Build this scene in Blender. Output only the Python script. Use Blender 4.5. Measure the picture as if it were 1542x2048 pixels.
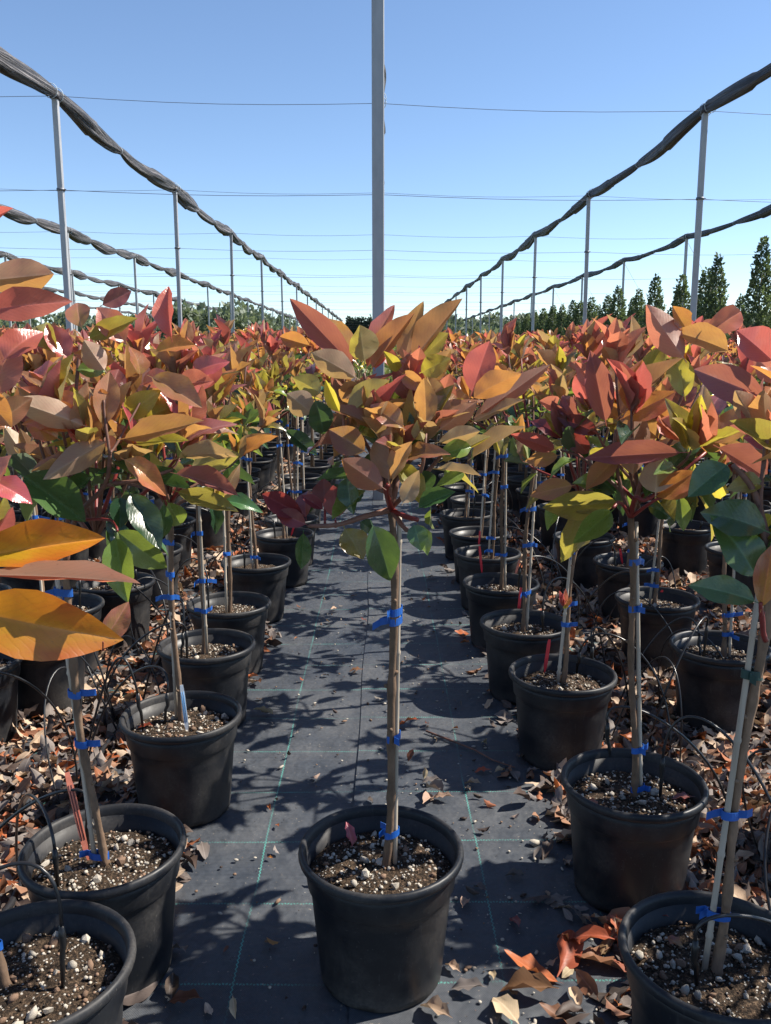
import bpy, math, random
import numpy as np
from mathutils import Vector, Matrix

# ------------------------------------------------------------------ clear
for o in list(bpy.data.objects):
    bpy.data.objects.remove(o, do_unlink=True)
scene = bpy.context.scene
COL = scene.collection
R = math.radians

# ------------------------------------------------------------------ camera
F, CX, CY = 1730.0, 771.0, 1024.0          # focal length and centre in photo pixels (1542 x 2048)
CAMH = 1.15
PITCH, YAW = R(10.6), R(0.36)
cd = bpy.data.cameras.new('camera'); cam = bpy.data.objects.new('camera', cd); COL.objects.link(cam)
cam.location = (0, 0, CAMH); cam.rotation_euler = (math.pi/2 - PITCH, 0, -YAW)
cd.sensor_fit = 'VERTICAL'; cd.sensor_height = 36.0; cd.lens = F/2048*36.0
cd.clip_start = 0.05; cd.clip_end = 3000
scene.camera = cam
scene.render.resolution_x = 771; scene.render.resolution_y = 1024

# ------------------------------------------------------------------ sky, sun, exposure
SUN_EL, SUN_AZ = R(47), R(77)               # azimuth clockwise from +Y (the view direction)
w = bpy.data.worlds.new('World'); scene.world = w; w.use_nodes = True
nt = w.node_tree; nt.nodes.clear()
sky = nt.nodes.new('ShaderNodeTexSky'); sky.sky_type = 'NISHITA'; sky.sun_disc = False
sky.sun_elevation = SUN_EL; sky.sun_rotation = SUN_AZ
sky.altitude = 0; sky.air_density = 0.8; sky.dust_density = 0.0; sky.ozone_density = 3.0
bg = nt.nodes.new('ShaderNodeBackground'); bg.inputs['Strength'].default_value = 0.102
wo = nt.nodes.new('ShaderNodeOutputWorld')
nt.links.new(sky.outputs[0], bg.inputs[0]); nt.links.new(bg.outputs[0], wo.inputs[0])
SD = Vector((math.sin(SUN_AZ)*math.cos(SUN_EL), math.cos(SUN_AZ)*math.cos(SUN_EL), math.sin(SUN_EL)))
sl = bpy.data.lights.new('sun', 'SUN'); sl.energy = 5.0; sl.angle = R(0.53); sl.color = (1.0, 0.93, 0.82)
so = bpy.data.objects.new('sun', sl); COL.objects.link(so); so.location = (30, 10, 40)
so.rotation_euler = SD.to_track_quat('Z', 'Y').to_euler()
vs = scene.view_settings
vs.view_transform = 'Standard'; vs.look = 'None'; vs.gamma = 1.0; vs.exposure = 0.9; vs.use_curve_mapping = False

# ------------------------------------------------------------------ pixel helpers
CAMM = cam.rotation_euler.to_matrix()
def ray(px, py): return CAMM @ Vector(((px-CX)/F, -(py-CY)/F, -1.0))
def at_depth(px, py, z): return Vector((0, 0, CAMH)) + ray(px, py)*z       # z = distance along the view axis
def on_plane(px, py, h):
    d = ray(px, py); return Vector((0, 0, CAMH)) + d*((h-CAMH)/d.z)

# ------------------------------------------------------------------ object helpers
def link(name, mesh, parent=None, mat=None):
    o = bpy.data.objects.new(name, mesh); COL.objects.link(o)
    if parent is not None: o.parent = parent
    if mat is not None and len(mesh.materials) == 0: mesh.materials.append(mat)
    return o
def empty(name, loc, label, cat, group=None):
    o = bpy.data.objects.new(name, None); COL.objects.link(o); o.location = loc
    o.empty_display_size = 0.1
    tag(o, label, cat, group); return o
def tag(o, label=None, cat=None, group=None, kind=None):
    if label: o['label'] = label
    if cat: o['category'] = cat
    if group: o['group'] = group
    if kind: o['kind'] = kind
    return o
def mesh_of(name, verts, faces, smooth=True, mats=None, midx=None, uvs=None):
    me = bpy.data.meshes.new(name); me.from_pydata([tuple(v) for v in verts], [], [tuple(f) for f in faces])
    if smooth: me.polygons.foreach_set('use_smooth', [True]*len(me.polygons))
    for m in (mats or []): me.materials.append(m)
    if midx is not None: me.polygons.foreach_set('material_index', list(midx))
    if uvs is not None:
        l = me.uv_layers.new(name='UVMap'); vi = np.empty(len(me.loops), dtype=np.int32)
        me.loops.foreach_get('vertex_index', vi)
        l.data.foreach_set('uv', np.asarray(uvs, dtype=np.float32)[vi].ravel())
    me.update(); return me
class MB:
    """collects shapes into one mesh"""
    def __init__(s): s.v = []; s.f = []
    def add(s, v, f):
        b = len(s.v); s.v += [tuple(p) for p in v]; s.f += [tuple(i+b for i in q) for q in f]
    def tube(s, pts, rad, n=8, cap=True):
        pts = [Vector(p) for p in pts]; k = len(pts)
        if not hasattr(rad, '__len__'): rad = [rad]*k
        b = len(s.v); up = Vector((0, 0, 1)); prev = None
        for i, p in enumerate(pts):
            t = (pts[min(i+1, k-1)] - pts[max(i-1, 0)])
            t = t.normalized() if t.length > 1e-9 else Vector((0, 0, 1))
            if prev is None:
                a = Vector((1, 0, 0)) if abs(t.x) < .8 else Vector((0, 1, 0))
            else: a = prev
            u = (a - t*a.dot(t)).normalized(); v = t.cross(u); prev = u
            for j in range(n):
                an = 2*math.pi*j/n
                s.v.append(tuple(p + (u*math.cos(an) + v*math.sin(an))*rad[i]))
        for i in range(k-1):
            for j in range(n):
                j2 = (j+1) % n
                s.f.append((b+i*n+j, b+i*n+j2, b+(i+1)*n+j2, b+(i+1)*n+j))
        if cap:
            s.f.append(tuple(b+j for j in range(n-1, -1, -1))); s.f.append(tuple(b+(k-1)*n+j for j in range(n)))
        return s
    def box(s, c, d, m=None):
        v = []
        for x in (-1, 1):
            for y in (-1, 1):
                for z in (-1, 1):
                    p = Vector((x*d[0]/2, y*d[1]/2, z*d[2]/2))
                    if m is not None: p = m @ p
                    v.append(p + Vector(c))
        s.add(v, [(0,1,3,2), (4,6,7,5), (0,4,5,1), (2,3,7,6), (0,2,6,4), (1,5,7,3)]); return s
    def mesh(s, name, mat=None, smooth=True):
        return mesh_of(name, s.v, s.f, smooth, [mat] if mat else None)
def bez(p0, p1, p2, p3, n):
    out = []
    for i in range(n+1):
        t = i/n; u = 1-t
        out.append(p0*(u*u*u) + p1*(3*u*u*t) + p2*(3*u*t*t) + p3*(t*t*t))
    return out

# ------------------------------------------------------------------ materials
def nodes_of(name):
    m = bpy.data.materials.new(name); m.use_nodes = True
    t = m.node_tree; t.nodes.clear()
    out = t.nodes.new('ShaderNodeOutputMaterial'); return m, t, out
def N(t, kind, **kw):
    n = t.nodes.new(kind)
    for k, v in kw.items():
        if k in n.inputs: n.inputs[k].default_value = v
        else: setattr(n, k, v)
    return n
def math_(t, op, a, b=None, c=None):
    n = t.nodes.new('ShaderNodeMath'); n.operation = op
    for i, x in enumerate((a, b, c)):
        if x is None: continue
        if isinstance(x, (int, float)): n.inputs[i].default_value = x
        else: t.links.new(x, n.inputs[i])
    return n.outputs[0]
def mixc(t, fac, a, b, blend='MIX'):
    n = t.nodes.new('ShaderNodeMix'); n.data_type = 'RGBA'; n.blend_type = blend
    for s, x in ((n.inputs[0], fac), (n.inputs[6], a), (n.inputs[7], b)):
        if isinstance(x, (int, float)): s.default_value = x
        elif isinstance(x, tuple): s.default_value = (*x, 1) if len(x) == 3 else x
        else: t.links.new(x, s)
    return n.outputs[2]
def ramp(t, fac, stops):
    n = t.nodes.new('ShaderNodeValToRGB'); e = n.color_ramp.elements
    while len(e) < len(stops): e.new(0.5)
    for i, (p, c) in enumerate(stops):
        e[i].position = p; e[i].color = (*c, 1) if len(c) == 3 else c
    t.links.new(fac, n.inputs[0]); return n.outputs[0]
def noise(t, vec, scale, detail=4, rough=.55):
    n = N(t, 'ShaderNodeTexNoise', Scale=scale, Detail=detail, Roughness=rough)
    if vec is not None: t.links.new(vec, n.inputs['Vector'])
    return n
def bump(t, h, strength=.3, dist=.002):
    b = N(t, 'ShaderNodeBump', Strength=strength, Distance=dist); t.links.new(h, b.inputs['Height']); return b.outputs[0]

def leaf_mat(name, top, under, trans, tfac=.42, rough=.3, tipcol=None, basecol=None, dry=False):
    m, t, out = nodes_of(name)
    uv = N(t, 'ShaderNodeUVMap'); sep = N(t, 'ShaderNodeSeparateXYZ'); t.links.new(uv.outputs[0], sep.inputs[0])
    u, v = sep.outputs[0], sep.outputs[1]
    au = math_(t, 'ABSOLUTE', math_(t, 'SUBTRACT', u, .5))
    mid = math_(t, 'SUBTRACT', 1.0, math_(t, 'MINIMUM', math_(t, 'MULTIPLY', au, 17.0), 1.0))
    wv_ = noise(t, uv.outputs[0], 5.0, 2); ph = math_(t, 'ADD', math_(t, 'SUBTRACT', math_(t, 'MULTIPLY', v, 84.0), math_(t, 'MULTIPLY', au, 60.0)), math_(t, 'MULTIPLY', wv_.outputs[0], 9.0))
    sv = math_(t, 'POWER', math_(t, 'MULTIPLY_ADD', math_(t, 'SINE', ph), .5, .5), 6.0)
    oi = N(t, 'ShaderNodeObjectInfo'); rnd = oi.outputs['Random']
    gi = N(t, 'ShaderNodeNewGeometry')
    tc = N(t, 'ShaderNodeTexCoord')
    vm = t.nodes.new('ShaderNodeVectorMath'); vm.operation = 'ADD'
    t.links.new(uv.outputs[0], vm.inputs[0])
    cmb = N(t, 'ShaderNodeCombineXYZ'); t.links.new(math_(t, 'MULTIPLY', rnd, 37.0), cmb.inputs[0]); t.links.new(math_(t, 'MULTIPLY', rnd, 91.0), cmb.inputs[1])
    t.links.new(cmb.outputs[0], vm.inputs[1])
    nz = noise(t, vm.outputs[0], 4.0, 5)
    nf = math_(t, 'MULTIPLY_ADD', nz.outputs[0], 2.2, -.6)
    # upper face: base to tip colour drift, blotches, veins
    tp = tipcol or tuple(min(1, c*1.25) for c in top)
    bs = basecol or tuple(c*.8 for c in top)
    g = math_(t, 'ADD', math_(t, 'MULTIPLY', v, .55), math_(t, 'MULTIPLY_ADD', nz.outputs[0], .9, -.45)); g = math_(t, 'ADD', g, math_(t, 'MULTIPLY', au, .95))
    g = math_(t, 'ADD', g, math_(t, 'MULTIPLY_ADD', rnd, .5, -.25))
    gn = N(t, 'ShaderNodeClamp'); t.links.new(g, gn.inputs[0])
    c1 = ramp(t, gn.outputs[0], [(0.0, bs), (.5, top), (1.0, tp)])
    mr = tuple(min(1, c*1.5+.04) for c in top)
    c1 = mixc(t, math_(t, 'MULTIPLY', mid, .65), c1, mr)
    c1 = mixc(t, math_(t, 'MULTIPLY', sv, .13), c1, tuple(c*.6 for c in top))
    cu = mixc(t, math_(t, 'MULTIPLY', sv, .16), under, tuple(c*.68 for c in under))
    cu = mixc(t, math_(t, 'MULTIPLY', nf, .35), cu, tp)
    cu = mixc(t, math_(t, 'MULTIPLY', mid, .6), cu, tuple(min(1, c*1.35+.03) for c in under))
    col = mixc(t, gi.outputs['Backfacing'], c1, cu)
    hsv = N(t, 'ShaderNodeHueSaturation'); t.links.new(col, hsv.inputs['Color'])
    hsv.inputs['Saturation'].default_value = 1.0 if (dry or name == 'leaf_amber') else .97
    t.links.new(math_(t, 'MULTIPLY_ADD', rnd, .05, .475), hsv.inputs['Hue'])
    t.links.new(math_(t, 'MULTIPLY_ADD', math_(t, 'FRACT', math_(t, 'MULTIPLY', rnd, 7.13)), .52, .66), hsv.inputs['Value'])
    # brown specks
    sp = noise(t, vm.outputs[0], 26.0, 2)
    spk = math_(t, 'GREATER_THAN', sp.outputs[0], .71)
    col = mixc(t, math_(t, 'MULTIPLY', spk, .65), hsv.outputs[0], (.05, .025, .012))
    p = N(t, 'ShaderNodeBsdfPrincipled'); t.links.new(col, p.inputs['Base Color'])
    rr = math_(t, 'MULTIPLY_ADD', gi.outputs['Backfacing'], .22, rough)
    t.links.new(math_(t, 'MULTIPLY_ADD', nz.outputs[0], .18, math_(t, 'ADD', rr, -.08)), p.inputs['Roughness'])
    p.inputs['Specular IOR Level'].default_value = .22 if dry else .75
    hh = math_(t, 'ADD', math_(t, 'MULTIPLY', sv, -.22), math_(t, 'MULTIPLY', nz.outputs[0], .8))
    t.links.new(bump(t, hh, .28, .0012), p.inputs['Normal'])
    tr = N(t, 'ShaderNodeBsdfTranslucent')
    tcn = mixc(t, math_(t, 'MULTIPLY', sv, .2), trans, tuple(c*.6 for c in trans))
    tcn = mixc(t, math_(t, 'MULTIPLY', nf, .4), tcn, tuple(c*.75 for c in tp))
    hs2 = N(t, 'ShaderNodeHueSaturation', Saturation=1.0 if name == 'leaf_amber' else .98); t.links.new(tcn, hs2.inputs['Color'])
    t.links.new(hs2.outputs[0], tr.inputs[0])
    mx = N(t, 'ShaderNodeMixShader', Fac=tfac); t.links.new(p.outputs[0], mx.inputs[1]); t.links.new(tr.outputs[0], mx.inputs[2])
    t.links.new(mx.outputs[0], out.inputs[0]); return m

LM = {
 'red':     leaf_mat('leaf_red', (.47,.090,.090), (.36,.150,.120), (.80,.18,.12), .40, .22, tipcol=(.58,.105,.09), basecol=(.46,.15,.08)),
 'coral':   leaf_mat('leaf_coral', (.49,.160,.115), (.39,.205,.145), (.80,.27,.13), .42, .24, tipcol=(.58,.125,.09), basecol=(.52,.24,.08)),
 'orange':  leaf_mat('leaf_orange', (.44,.160,.058), (.38,.220,.120), (.82,.36,.06), .44, .26, tipcol=(.48,.115,.065), basecol=(.42,.27,.05)),
 'bronze':  leaf_mat('leaf_bronze', (.32,.145,.085), (.36,.235,.130), (.74,.38,.08), .42, .23, tipcol=(.40,.12,.08), basecol=(.31,.21,.06)),
 'purple':  leaf_mat('leaf_purple', (.24,.085,.085), (.30,.160,.120), (.60,.20,.10), .34, .20, tipcol=(.32,.08,.08), basecol=(.21,.10,.07)),
 'darkred': leaf_mat('leaf_darkred', (.19,.040,.038), (.25,.075,.062), (.52,.08,.05), .30, .32, tipcol=(.17,.035,.04)),
 'olive':   leaf_mat('leaf_olive', (.21,.180,.050), (.32,.260,.120), (.62,.53,.07), .42, .26, tipcol=(.32,.17,.06), basecol=(.16,.18,.04)),
 'yellow':  leaf_mat('leaf_yellow', (.35,.310,.045), (.38,.325,.110), (.80,.68,.06), .48, .28, tipcol=(.43,.24,.05), basecol=(.28,.33,.04)),
 'tan':     leaf_mat('leaf_tan', (.38,.230,.125), (.42,.310,.180), (.70,.45,.14), .36, .30, tipcol=(.43,.17,.10), basecol=(.35,.27,.11)),
 'lgreen':  leaf_mat('leaf_light_green', (.14,.215,.045), (.25,.290,.115), (.38,.50,.06), .36, .27, tipcol=(.18,.22,.045)),
 'green':   leaf_mat('leaf_green', (.048,.110,.032), (.14,.195,.080), (.20,.33,.05), .24, .25, tipcol=(.06,.115,.035)),
 'amber':   leaf_mat('leaf_amber', (.50,.190,.018), (.44,.200,.060), (.92,.36,.02), .42, .27, tipcol=(.50,.085,.020), basecol=(.52,.36,.020)),
 'dgreen':  leaf_mat('leaf_dark_green', (.022,.060,.028), (.09,.130,.065), (.16,.29,.06), .25, .22, tipcol=(.028,.065,.03)),
}
DM = {
 'tan':   leaf_mat('dry_leaf_tan', (.42,.31,.21), (.45,.35,.25), (.4,.25,.12), .12, .6, dry=True),
 'brown': leaf_mat('dry_leaf_brown', (.20,.095,.052), (.26,.15,.09), (.3,.12,.05), .12, .5, dry=True),
 'rust':  leaf_mat('dry_leaf_rust', (.36,.115,.040), (.34,.15,.075), (.5,.15,.04), .18, .45, dry=True),
 'grey':  leaf_mat('dry_leaf_grey', (.17,.145,.130), (.22,.19,.17), (.2,.16,.12), .08, .6, dry=True),
 'dark':  leaf_mat('dry_leaf_dark', (.060,.042,.034), (.09,.07,.06), (.1,.06,.04), .06, .5, dry=True),
}

def simple(name, col, rough=.6, spec=.4, var=.25, scale=30, bumps=.25, bdist=.002, metal=0, stretch=None):
    m, t, out = nodes_of(name)
    tc = N(t, 'ShaderNodeTexCoord'); vec = tc.outputs['Object']
    if stretch:
        mp = N(t, 'ShaderNodeMapping'); mp.inputs['Scale'].default_value = stretch
        t.links.new(vec, mp.inputs[0]); vec = mp.outputs[0]
    n1 = noise(t, vec, scale, 6, .6)
    oi = N(t, 'ShaderNodeObjectInfo')
    c = mixc(t, n1.outputs[0], tuple(max(0, x*(1-var*1.6)) for x in col), tuple(min(1, x*(1+var*1.6)) for x in col))
    h = N(t, 'ShaderNodeHueSaturation'); t.links.new(c, h.inputs['Color'])
    t.links.new(math_(t, 'MULTIPLY_ADD', oi.outputs['Random'], var, 1-var/2), h.inputs['Value'])
    p = N(t, 'ShaderNodeBsdfPrincipled', Metallic=metal); t.links.new(h.outputs[0], p.inputs['Base Color'])
    p.inputs['Specular IOR Level'].default_value = spec
    t.links.new(math_(t, 'MULTIPLY_ADD', n1.outputs[0], .25, rough-.12), p.inputs['Roughness'])
    t.links.new(bump(t, n1.outputs[0], bumps, bdist), p.inputs['Normal'])
    t.links.new(p.outputs[0], out.inputs[0]); return m

def pot_mat():
    m, t, out = nodes_of('black_pot_plastic')
    tc = N(t, 'ShaderNodeTexCoord'); oi = N(t, 'ShaderNodeObjectInfo')
    vm = t.nodes.new('ShaderNodeVectorMath'); vm.operation = 'ADD'
    t.links.new(tc.outputs['Object'], vm.inputs[0])
    cb = N(t, 'ShaderNodeCombineXYZ'); t.links.new(math_(t, 'MULTIPLY', oi.outputs['Random'], 50.0), cb.inputs[0]); t.links.new(cb.outputs[0], vm.inputs[1])
    big = noise(t, vm.outputs[0], 7, 5, .6); fine = noise(t, vm.outputs[0], 160, 3, .6)
    mp = N(t, 'ShaderNodeMapping'); mp.inputs['Scale'].default_value = (1, 1, .12); t.links.new(vm.outputs[0], mp.inputs[0])
    scr = noise(t, mp.outputs[0], 90, 3, .7)
    dust = math_(t, 'MULTIPLY', math_(t, 'MAXIMUM', math_(t, 'MULTIPLY_ADD', big.outputs[0], 2.6, -1.15), 0), fine.outputs[0])
    sp = N(t, 'ShaderNodeSeparateXYZ'); t.links.new(tc.outputs['Object'], sp.inputs[0])
    low = math_(t, 'MAXIMUM', math_(t, 'SUBTRACT', 1.0, math_(t, 'MULTIPLY', sp.outputs[2], 22)), 0)
    dust = math_(t, 'ADD', dust, math_(t, 'MULTIPLY', low, math_(t, 'MULTIPLY', fine.outputs[0], .55)))
    speck = math_(t, 'GREATER_THAN', noise(t, vm.outputs[0], 240, 1).outputs[0], .735)
    dust = math_(t, 'ADD', math_(t, 'MULTIPLY', dust, 1.15), math_(t, 'MULTIPLY', speck, .35))
    c = mixc(t, dust, (.0110, .0125, .0160), (.11, .100, .09))
    c = mixc(t, math_(t, 'MULTIPLY', math_(t, 'GREATER_THAN', scr.outputs[0], .66), .10), c, (.12, .12, .12))
    p = N(t, 'ShaderNodeBsdfPrincipled'); t.links.new(c, p.inputs['Base Color'])
    t.links.new(math_(t, 'ADD', math_(t, 'MULTIPLY_ADD', big.outputs[0], .22, .32), math_(t, 'MULTIPLY', dust, .5)), p.inputs['Roughness'])
    p.inputs['Specular IOR Level'].default_value = .30
    hh = math_(t, 'ADD', math_(t, 'MULTIPLY', fine.outputs[0], .5), scr.outputs[0])
    t.links.new(bump(t, hh, .18, .0008), p.inputs['Normal'])
    t.links.new(p.outputs[0], out.inputs[0]); return m
POT = pot_mat()

def soil_mat():
    m, t, out = nodes_of('potting_soil')
    tc = N(t, 'ShaderNodeTexCoord'); v = tc.outputs['Object']
    n1 = noise(t, v, 22, 6, .65); n2 = noise(t, v, 190, 4, .7)
    c = ramp(t, n2.outputs[0], [(.32, (.008, .006, .005)), (.5, (.032, .022, .015)), (.64, (.13, .086, .054)), (.78, (.30, .22, .15))])
    c = mixc(t, math_(t, 'MULTIPLY', math_(t, 'MAXIMUM', math_(t, 'MULTIPLY_ADD', n1.outputs[0], 3, -1.5), 0), .6), c, (.10, .065, .040))
    vo = N(t, 'ShaderNodeTexVoronoi', Scale=230.0); t.links.new(v, vo.inputs['Vector'])
    sc = N(t, 'ShaderNodeSeparateColor'); t.links.new(vo.outputs['Color'], sc.inputs[0])
    pk = math_(t, 'MULTIPLY', math_(t, 'GREATER_THAN', sc.outputs[0], .87), math_(t, 'LESS_THAN', vo.outputs['Distance'], .42))
    c = mixc(t, pk, c, (.46, .43, .38))
    p = N(t, 'ShaderNodeBsdfPrincipled', Roughness=.9); t.links.new(c, p.inputs['Base Color'])
    p.inputs['Specular IOR Level'].default_value = .2
    hh = math_(t, 'ADD', n2.outputs[0], math_(t, 'MULTIPLY', pk, .6))
    t.links.new(bump(t, hh, 1.0, .006), p.inputs['Normal'])
    t.links.new(p.outputs[0], out.inputs[0]); return m
SOIL = soil_mat()
PEB = simple('pumice_pebble', (.42, .38, .32), .85, .2, .35, 60, .5, .002)
PEBD = simple('brown_pebble', (.20, .13, .09), .85, .2, .4, 60, .5, .002)
BARK = simple('photinia_bark', (.165, .108, .072), .75, .25, .5, 55, .8, .003, stretch=(1, 1, .5))
TWIG = simple('young_twig', (.17, .085, .06), .55, .35, .4, 60, .4, .002)
RTWIG = simple('red_shoot', (.20, .028, .024), .4, .4, .3, 60, .2, .001)
CANE = simple('bamboo_cane', (.42, .36, .29), .6, .3, .4, 40, .4, .0015, stretch=(1, 1, .06))
TIE = simple('blue_tape', (.014, .095, .38), .42, .45, .2, 60, .25, .001)
GTIE = simple('dark_green_tape', (.018, .05, .045), .45, .4, .2, 60, .25, .001)
TUBE = simple('black_drip_tube', (.016, .016, .018), .32, .5, .3, 20, .1, .001)
TAGR = simple('red_label_plastic', (.72, .030, .045), .35, .5, .1, 40, .1, .001)
TAGP = simple('faded_pink_label_plastic', (.62, .20, .13), .45, .4, .35, 40, .1, .001)
TAGW = simple('white_label_plastic', (.62, .68, .74), .35, .5, .1, 40, .1, .001)
TAGB = simple('blue_label_print', (.05, .22, .48), .4, .4, .1, 40, .1, .001)
TAGD = simple('dark_label_print', (.12, .03, .03), .5, .3, .1, 40, .1, .001)
GALV = simple('galvanised_post', (.38, .385, .395), .5, .5, .22, 14, .12, .001, metal=.25, stretch=(1, 1, .25))
WIRE = simple('steel_wire', (.14, .15, .17), .5, .5, .1, 10, .05, .001, metal=.5)
PALET = simple('pale_net_tie', (.48, .55, .58), .6, .4, .1, 20, .1, .001)

def net_mat():
    m, t, out = nodes_of('furled_shade_net')
    uv = N(t, 'ShaderNodeUVMap'); mp = N(t, 'ShaderNodeMapping'); mp.inputs['Scale'].default_value = (14, .35, 1)
    t.links.new(uv.outputs[0], mp.inputs[0])
    n1 = noise(t, mp.outputs[0], 1.6, 6, .65)
    wv = N(t, 'ShaderNodeTexNoise', Scale=3.4, Detail=3.0); t.links.new(mp.outputs[0], wv.inputs['Vector'])
    c = ramp(t, n1.outputs[0], [(.3, (.020, .021, .025)), (.5, (.060, .058, .063)), (.66, (.24, .22, .215))])  # pale end of the ramp paints highlight streaks along the folds
    p = N(t, 'ShaderNodeBsdfPrincipled', Roughness=.55); t.links.new(c, p.inputs['Base Color'])
    p.inputs['Specular IOR Level'].default_value = .45
    t.links.new(bump(t, math_(t, 'ADD', n1.outputs[0], wv.outputs[0]), 1.0, .05), p.inputs['Normal'])
    t.links.new(p.outputs[0], out.inputs[0]); return m
NET = net_mat()

MAT_LINES = [-2.14, -1.82, -1.49, -1.17, -.87, -.565, -.275, .225, .455, .745, 1.04, 1.35, 1.66, 1.98]
def weedmat_mat():
    m, t, out = nodes_of('woven_weed_mat')
    tc = N(t, 'ShaderNodeTexCoord'); v = tc.outputs['Object']
    sp = N(t, 'ShaderNodeSeparateXYZ'); t.links.new(v, sp.inputs[0]); x, y = sp.outputs[0], sp.outputs[1]
    wob = noise(t, v, 1.3, 2); wx = math_(t, 'ADD', x, math_(t, 'MULTIPLY_ADD', wob.outputs[0], .024, -.012))
    wy = math_(t, 'ADD', y, math_(t, 'MULTIPLY_ADD', wob.outputs[0], .03, -.015))
    # woven tapes
    sx = math_(t, 'SINE', math_(t, 'MULTIPLY', x, 2*math.pi/.0042)); sy = math_(t, 'SINE', math_(t, 'MULTIPLY', y, 2*math.pi/.0042))
    weave = math_(t, 'MULTIPLY', sx, sy)
    tape = noise(t, v, 1, 3)
    mpt = N(t, 'ShaderNodeMapping'); mpt.inputs['Scale'].default_value = (2.0, 130, 1); t.links.new(v, mpt.inputs[0]); t.links.new(mpt.outputs[0], tape.inputs['Vector'])
    big = noise(t, v, 2.6, 6, .62); mid = noise(t, v, 16, 6, .65); fine = noise(t, v, 330, 3, .7)
    c = mixc(t, tape.outputs[0], (.015, .022, .034), (.062, .073, .092))
    c = mixc(t, math_(t, 'MULTIPLY_ADD', weave, .16, .16), c, (.11, .12, .13))
    c = mixc(t, math_(t, 'MULTIPLY', noise(t, v, 95, 3, .75).outputs[0], .75), c, (.012, .018, .030))
    dust = math_(t, 'MAXIMUM', math_(t, 'MULTIPLY_ADD', big.outputs[0], 2.4, -.75), 0)
    dust = math_(t, 'MULTIPLY', dust, math_(t, 'MULTIPLY_ADD', mid.outputs[0], 1.2, -.05))
    dust = math_(t, 'MULTIPLY', dust, math_(t, 'MULTIPLY_ADD', fine.outputs[0], 1.4, -.15))
    dn = N(t, 'ShaderNodeClamp'); t.links.new(dust, dn.inputs[0])
    c = mixc(t, math_(t, 'MULTIPLY', dn.outputs[0], .8), c, (.25, .24, .225))
    spk = math_(t, 'GREATER_THAN', noise(t, v, 120, 1).outputs[0], .74)
    c = mixc(t, math_(t, 'MULTIPLY', spk, .6), c, (.26, .22, .18))
    # green marker threads: zigzag stitched, worn in places
    zz = math_(t, 'MULTIPLY', math_(t, 'PINGPONG', y, .006), .55); zzx = math_(t, 'SUBTRACT', wx, zz)
    acc = None
    for lx in MAT_LINES:
        d = math_(t, 'LESS_THAN', math_(t, 'ABSOLUTE', math_(t, 'SUBTRACT', zzx, lx)), .0013)
        acc = d if acc is None else math_(t, 'MAXIMUM', acc, d)
    sx2 = math_(t, 'MULTIPLY', math_(t, 'PINGPONG', x, .0045), .6)
    yy = math_(t, 'PINGPONG', math_(t, 'ADD', math_(t, 'SUBTRACT', wy, sx2), .0), .1175)
    hy = math_(t, 'LESS_THAN', yy, .0021)
    dash = math_(t, 'GREATER_THAN', math_(t, 'PINGPONG', x, .0032), .0011)
    hy = math_(t, 'MULTIPLY', hy, dash)
    lines = math_(t, 'MAXIMUM', acc, hy)
    wear = noise(t, v, 5.5, 3)
    lines = math_(t, 'MULTIPLY', lines, math_(t, 'MINIMUM', math_(t, 'MAXIMUM', math_(t, 'MULTIPLY_ADD', wear.outputs[0], 3.0, -1.1), .12), .85))
    c = mixc(t, lines, c, (.09, .36, .31))
    p = N(t, 'ShaderNodeBsdfPrincipled'); t.links.new(c, p.inputs['Base Color'])
    t.links.new(math_(t, 'ADD', math_(t, 'MULTIPLY_ADD', tape.outputs[0], .2, .38), math_(t, 'MULTIPLY', dn.outputs[0], .4)), p.inputs['Roughness'])
    p.inputs['Specular IOR Level'].default_value = .32
    h1 = bump(t, math_(t, 'ADD', weave, math_(t, 'MULTIPLY', fine.outputs[0], 1.5)), .35, .0009)
    b2 = N(t, 'ShaderNodeBump', Strength=.8, Distance=.035); t.links.new(noise(t, v, 5, 4).outputs[0], b2.inputs['Height']); t.links.new(h1, b2.inputs['Normal'])
    t.links.new(b2.outputs[0], p.inputs['Normal'])
    t.links.new(p.outputs[0], out.inputs[0]); return m
WMAT = weedmat_mat()

def field_mat():
    m, t, out = nodes_of('field_ground')
    tc = N(t, 'ShaderNodeTexCoord'); v = tc.outputs['Object']
    n1 = noise(t, v, .08, 6, .6); n2 = noise(t, v, 6, 5, .6)
    c = mixc(t, n1.outputs[0], (.05, .075, .02), (.16, .13, .06)); c = mixc(t, math_(t, 'MULTIPLY', n2.outputs[0], .5), c, (.04, .06, .02))
    p = N(t, 'ShaderNodeBsdfPrincipled', Roughness=.95); t.links.new(c, p.inputs['Base Color'])
    t.links.new(bump(t, n2.outputs[0], .8, .05), p.inputs['Normal']); t.links.new(p.outputs[0], out.inputs[0]); return m
def foliage_mat(name, c1, c2, trans, scale=3.0, tf=.3):
    m, t, out = nodes_of(name)
    gi = N(t, 'ShaderNodeNewGeometry'); oi = N(t, 'ShaderNodeObjectInfo')
    rp = gi.outputs['Random Per Island']
    c = mixc(t, rp, c1, c2)
    h = N(t, 'ShaderNodeHueSaturation'); t.links.new(c, h.inputs['Color']); t.links.new(math_(t, 'MULTIPLY_ADD', oi.outputs['Random'], .4, .8), h.inputs['Value'])
    p = N(t, 'ShaderNodeBsdfPrincipled', Roughness=.55); t.links.new(h.outputs[0], p.inputs['Base Color'])
    tr = N(t, 'ShaderNodeBsdfTranslucent'); tr.inputs[0].default_value = (*trans, 1)
    mx = N(t, 'ShaderNodeMixShader', Fac=tf); t.links.new(p.outputs[0], mx.inputs[1]); t.links.new(tr.outputs[0], mx.inputs[2])
    t.links.new(mx.outputs[0], out.inputs[0]); return m
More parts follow.
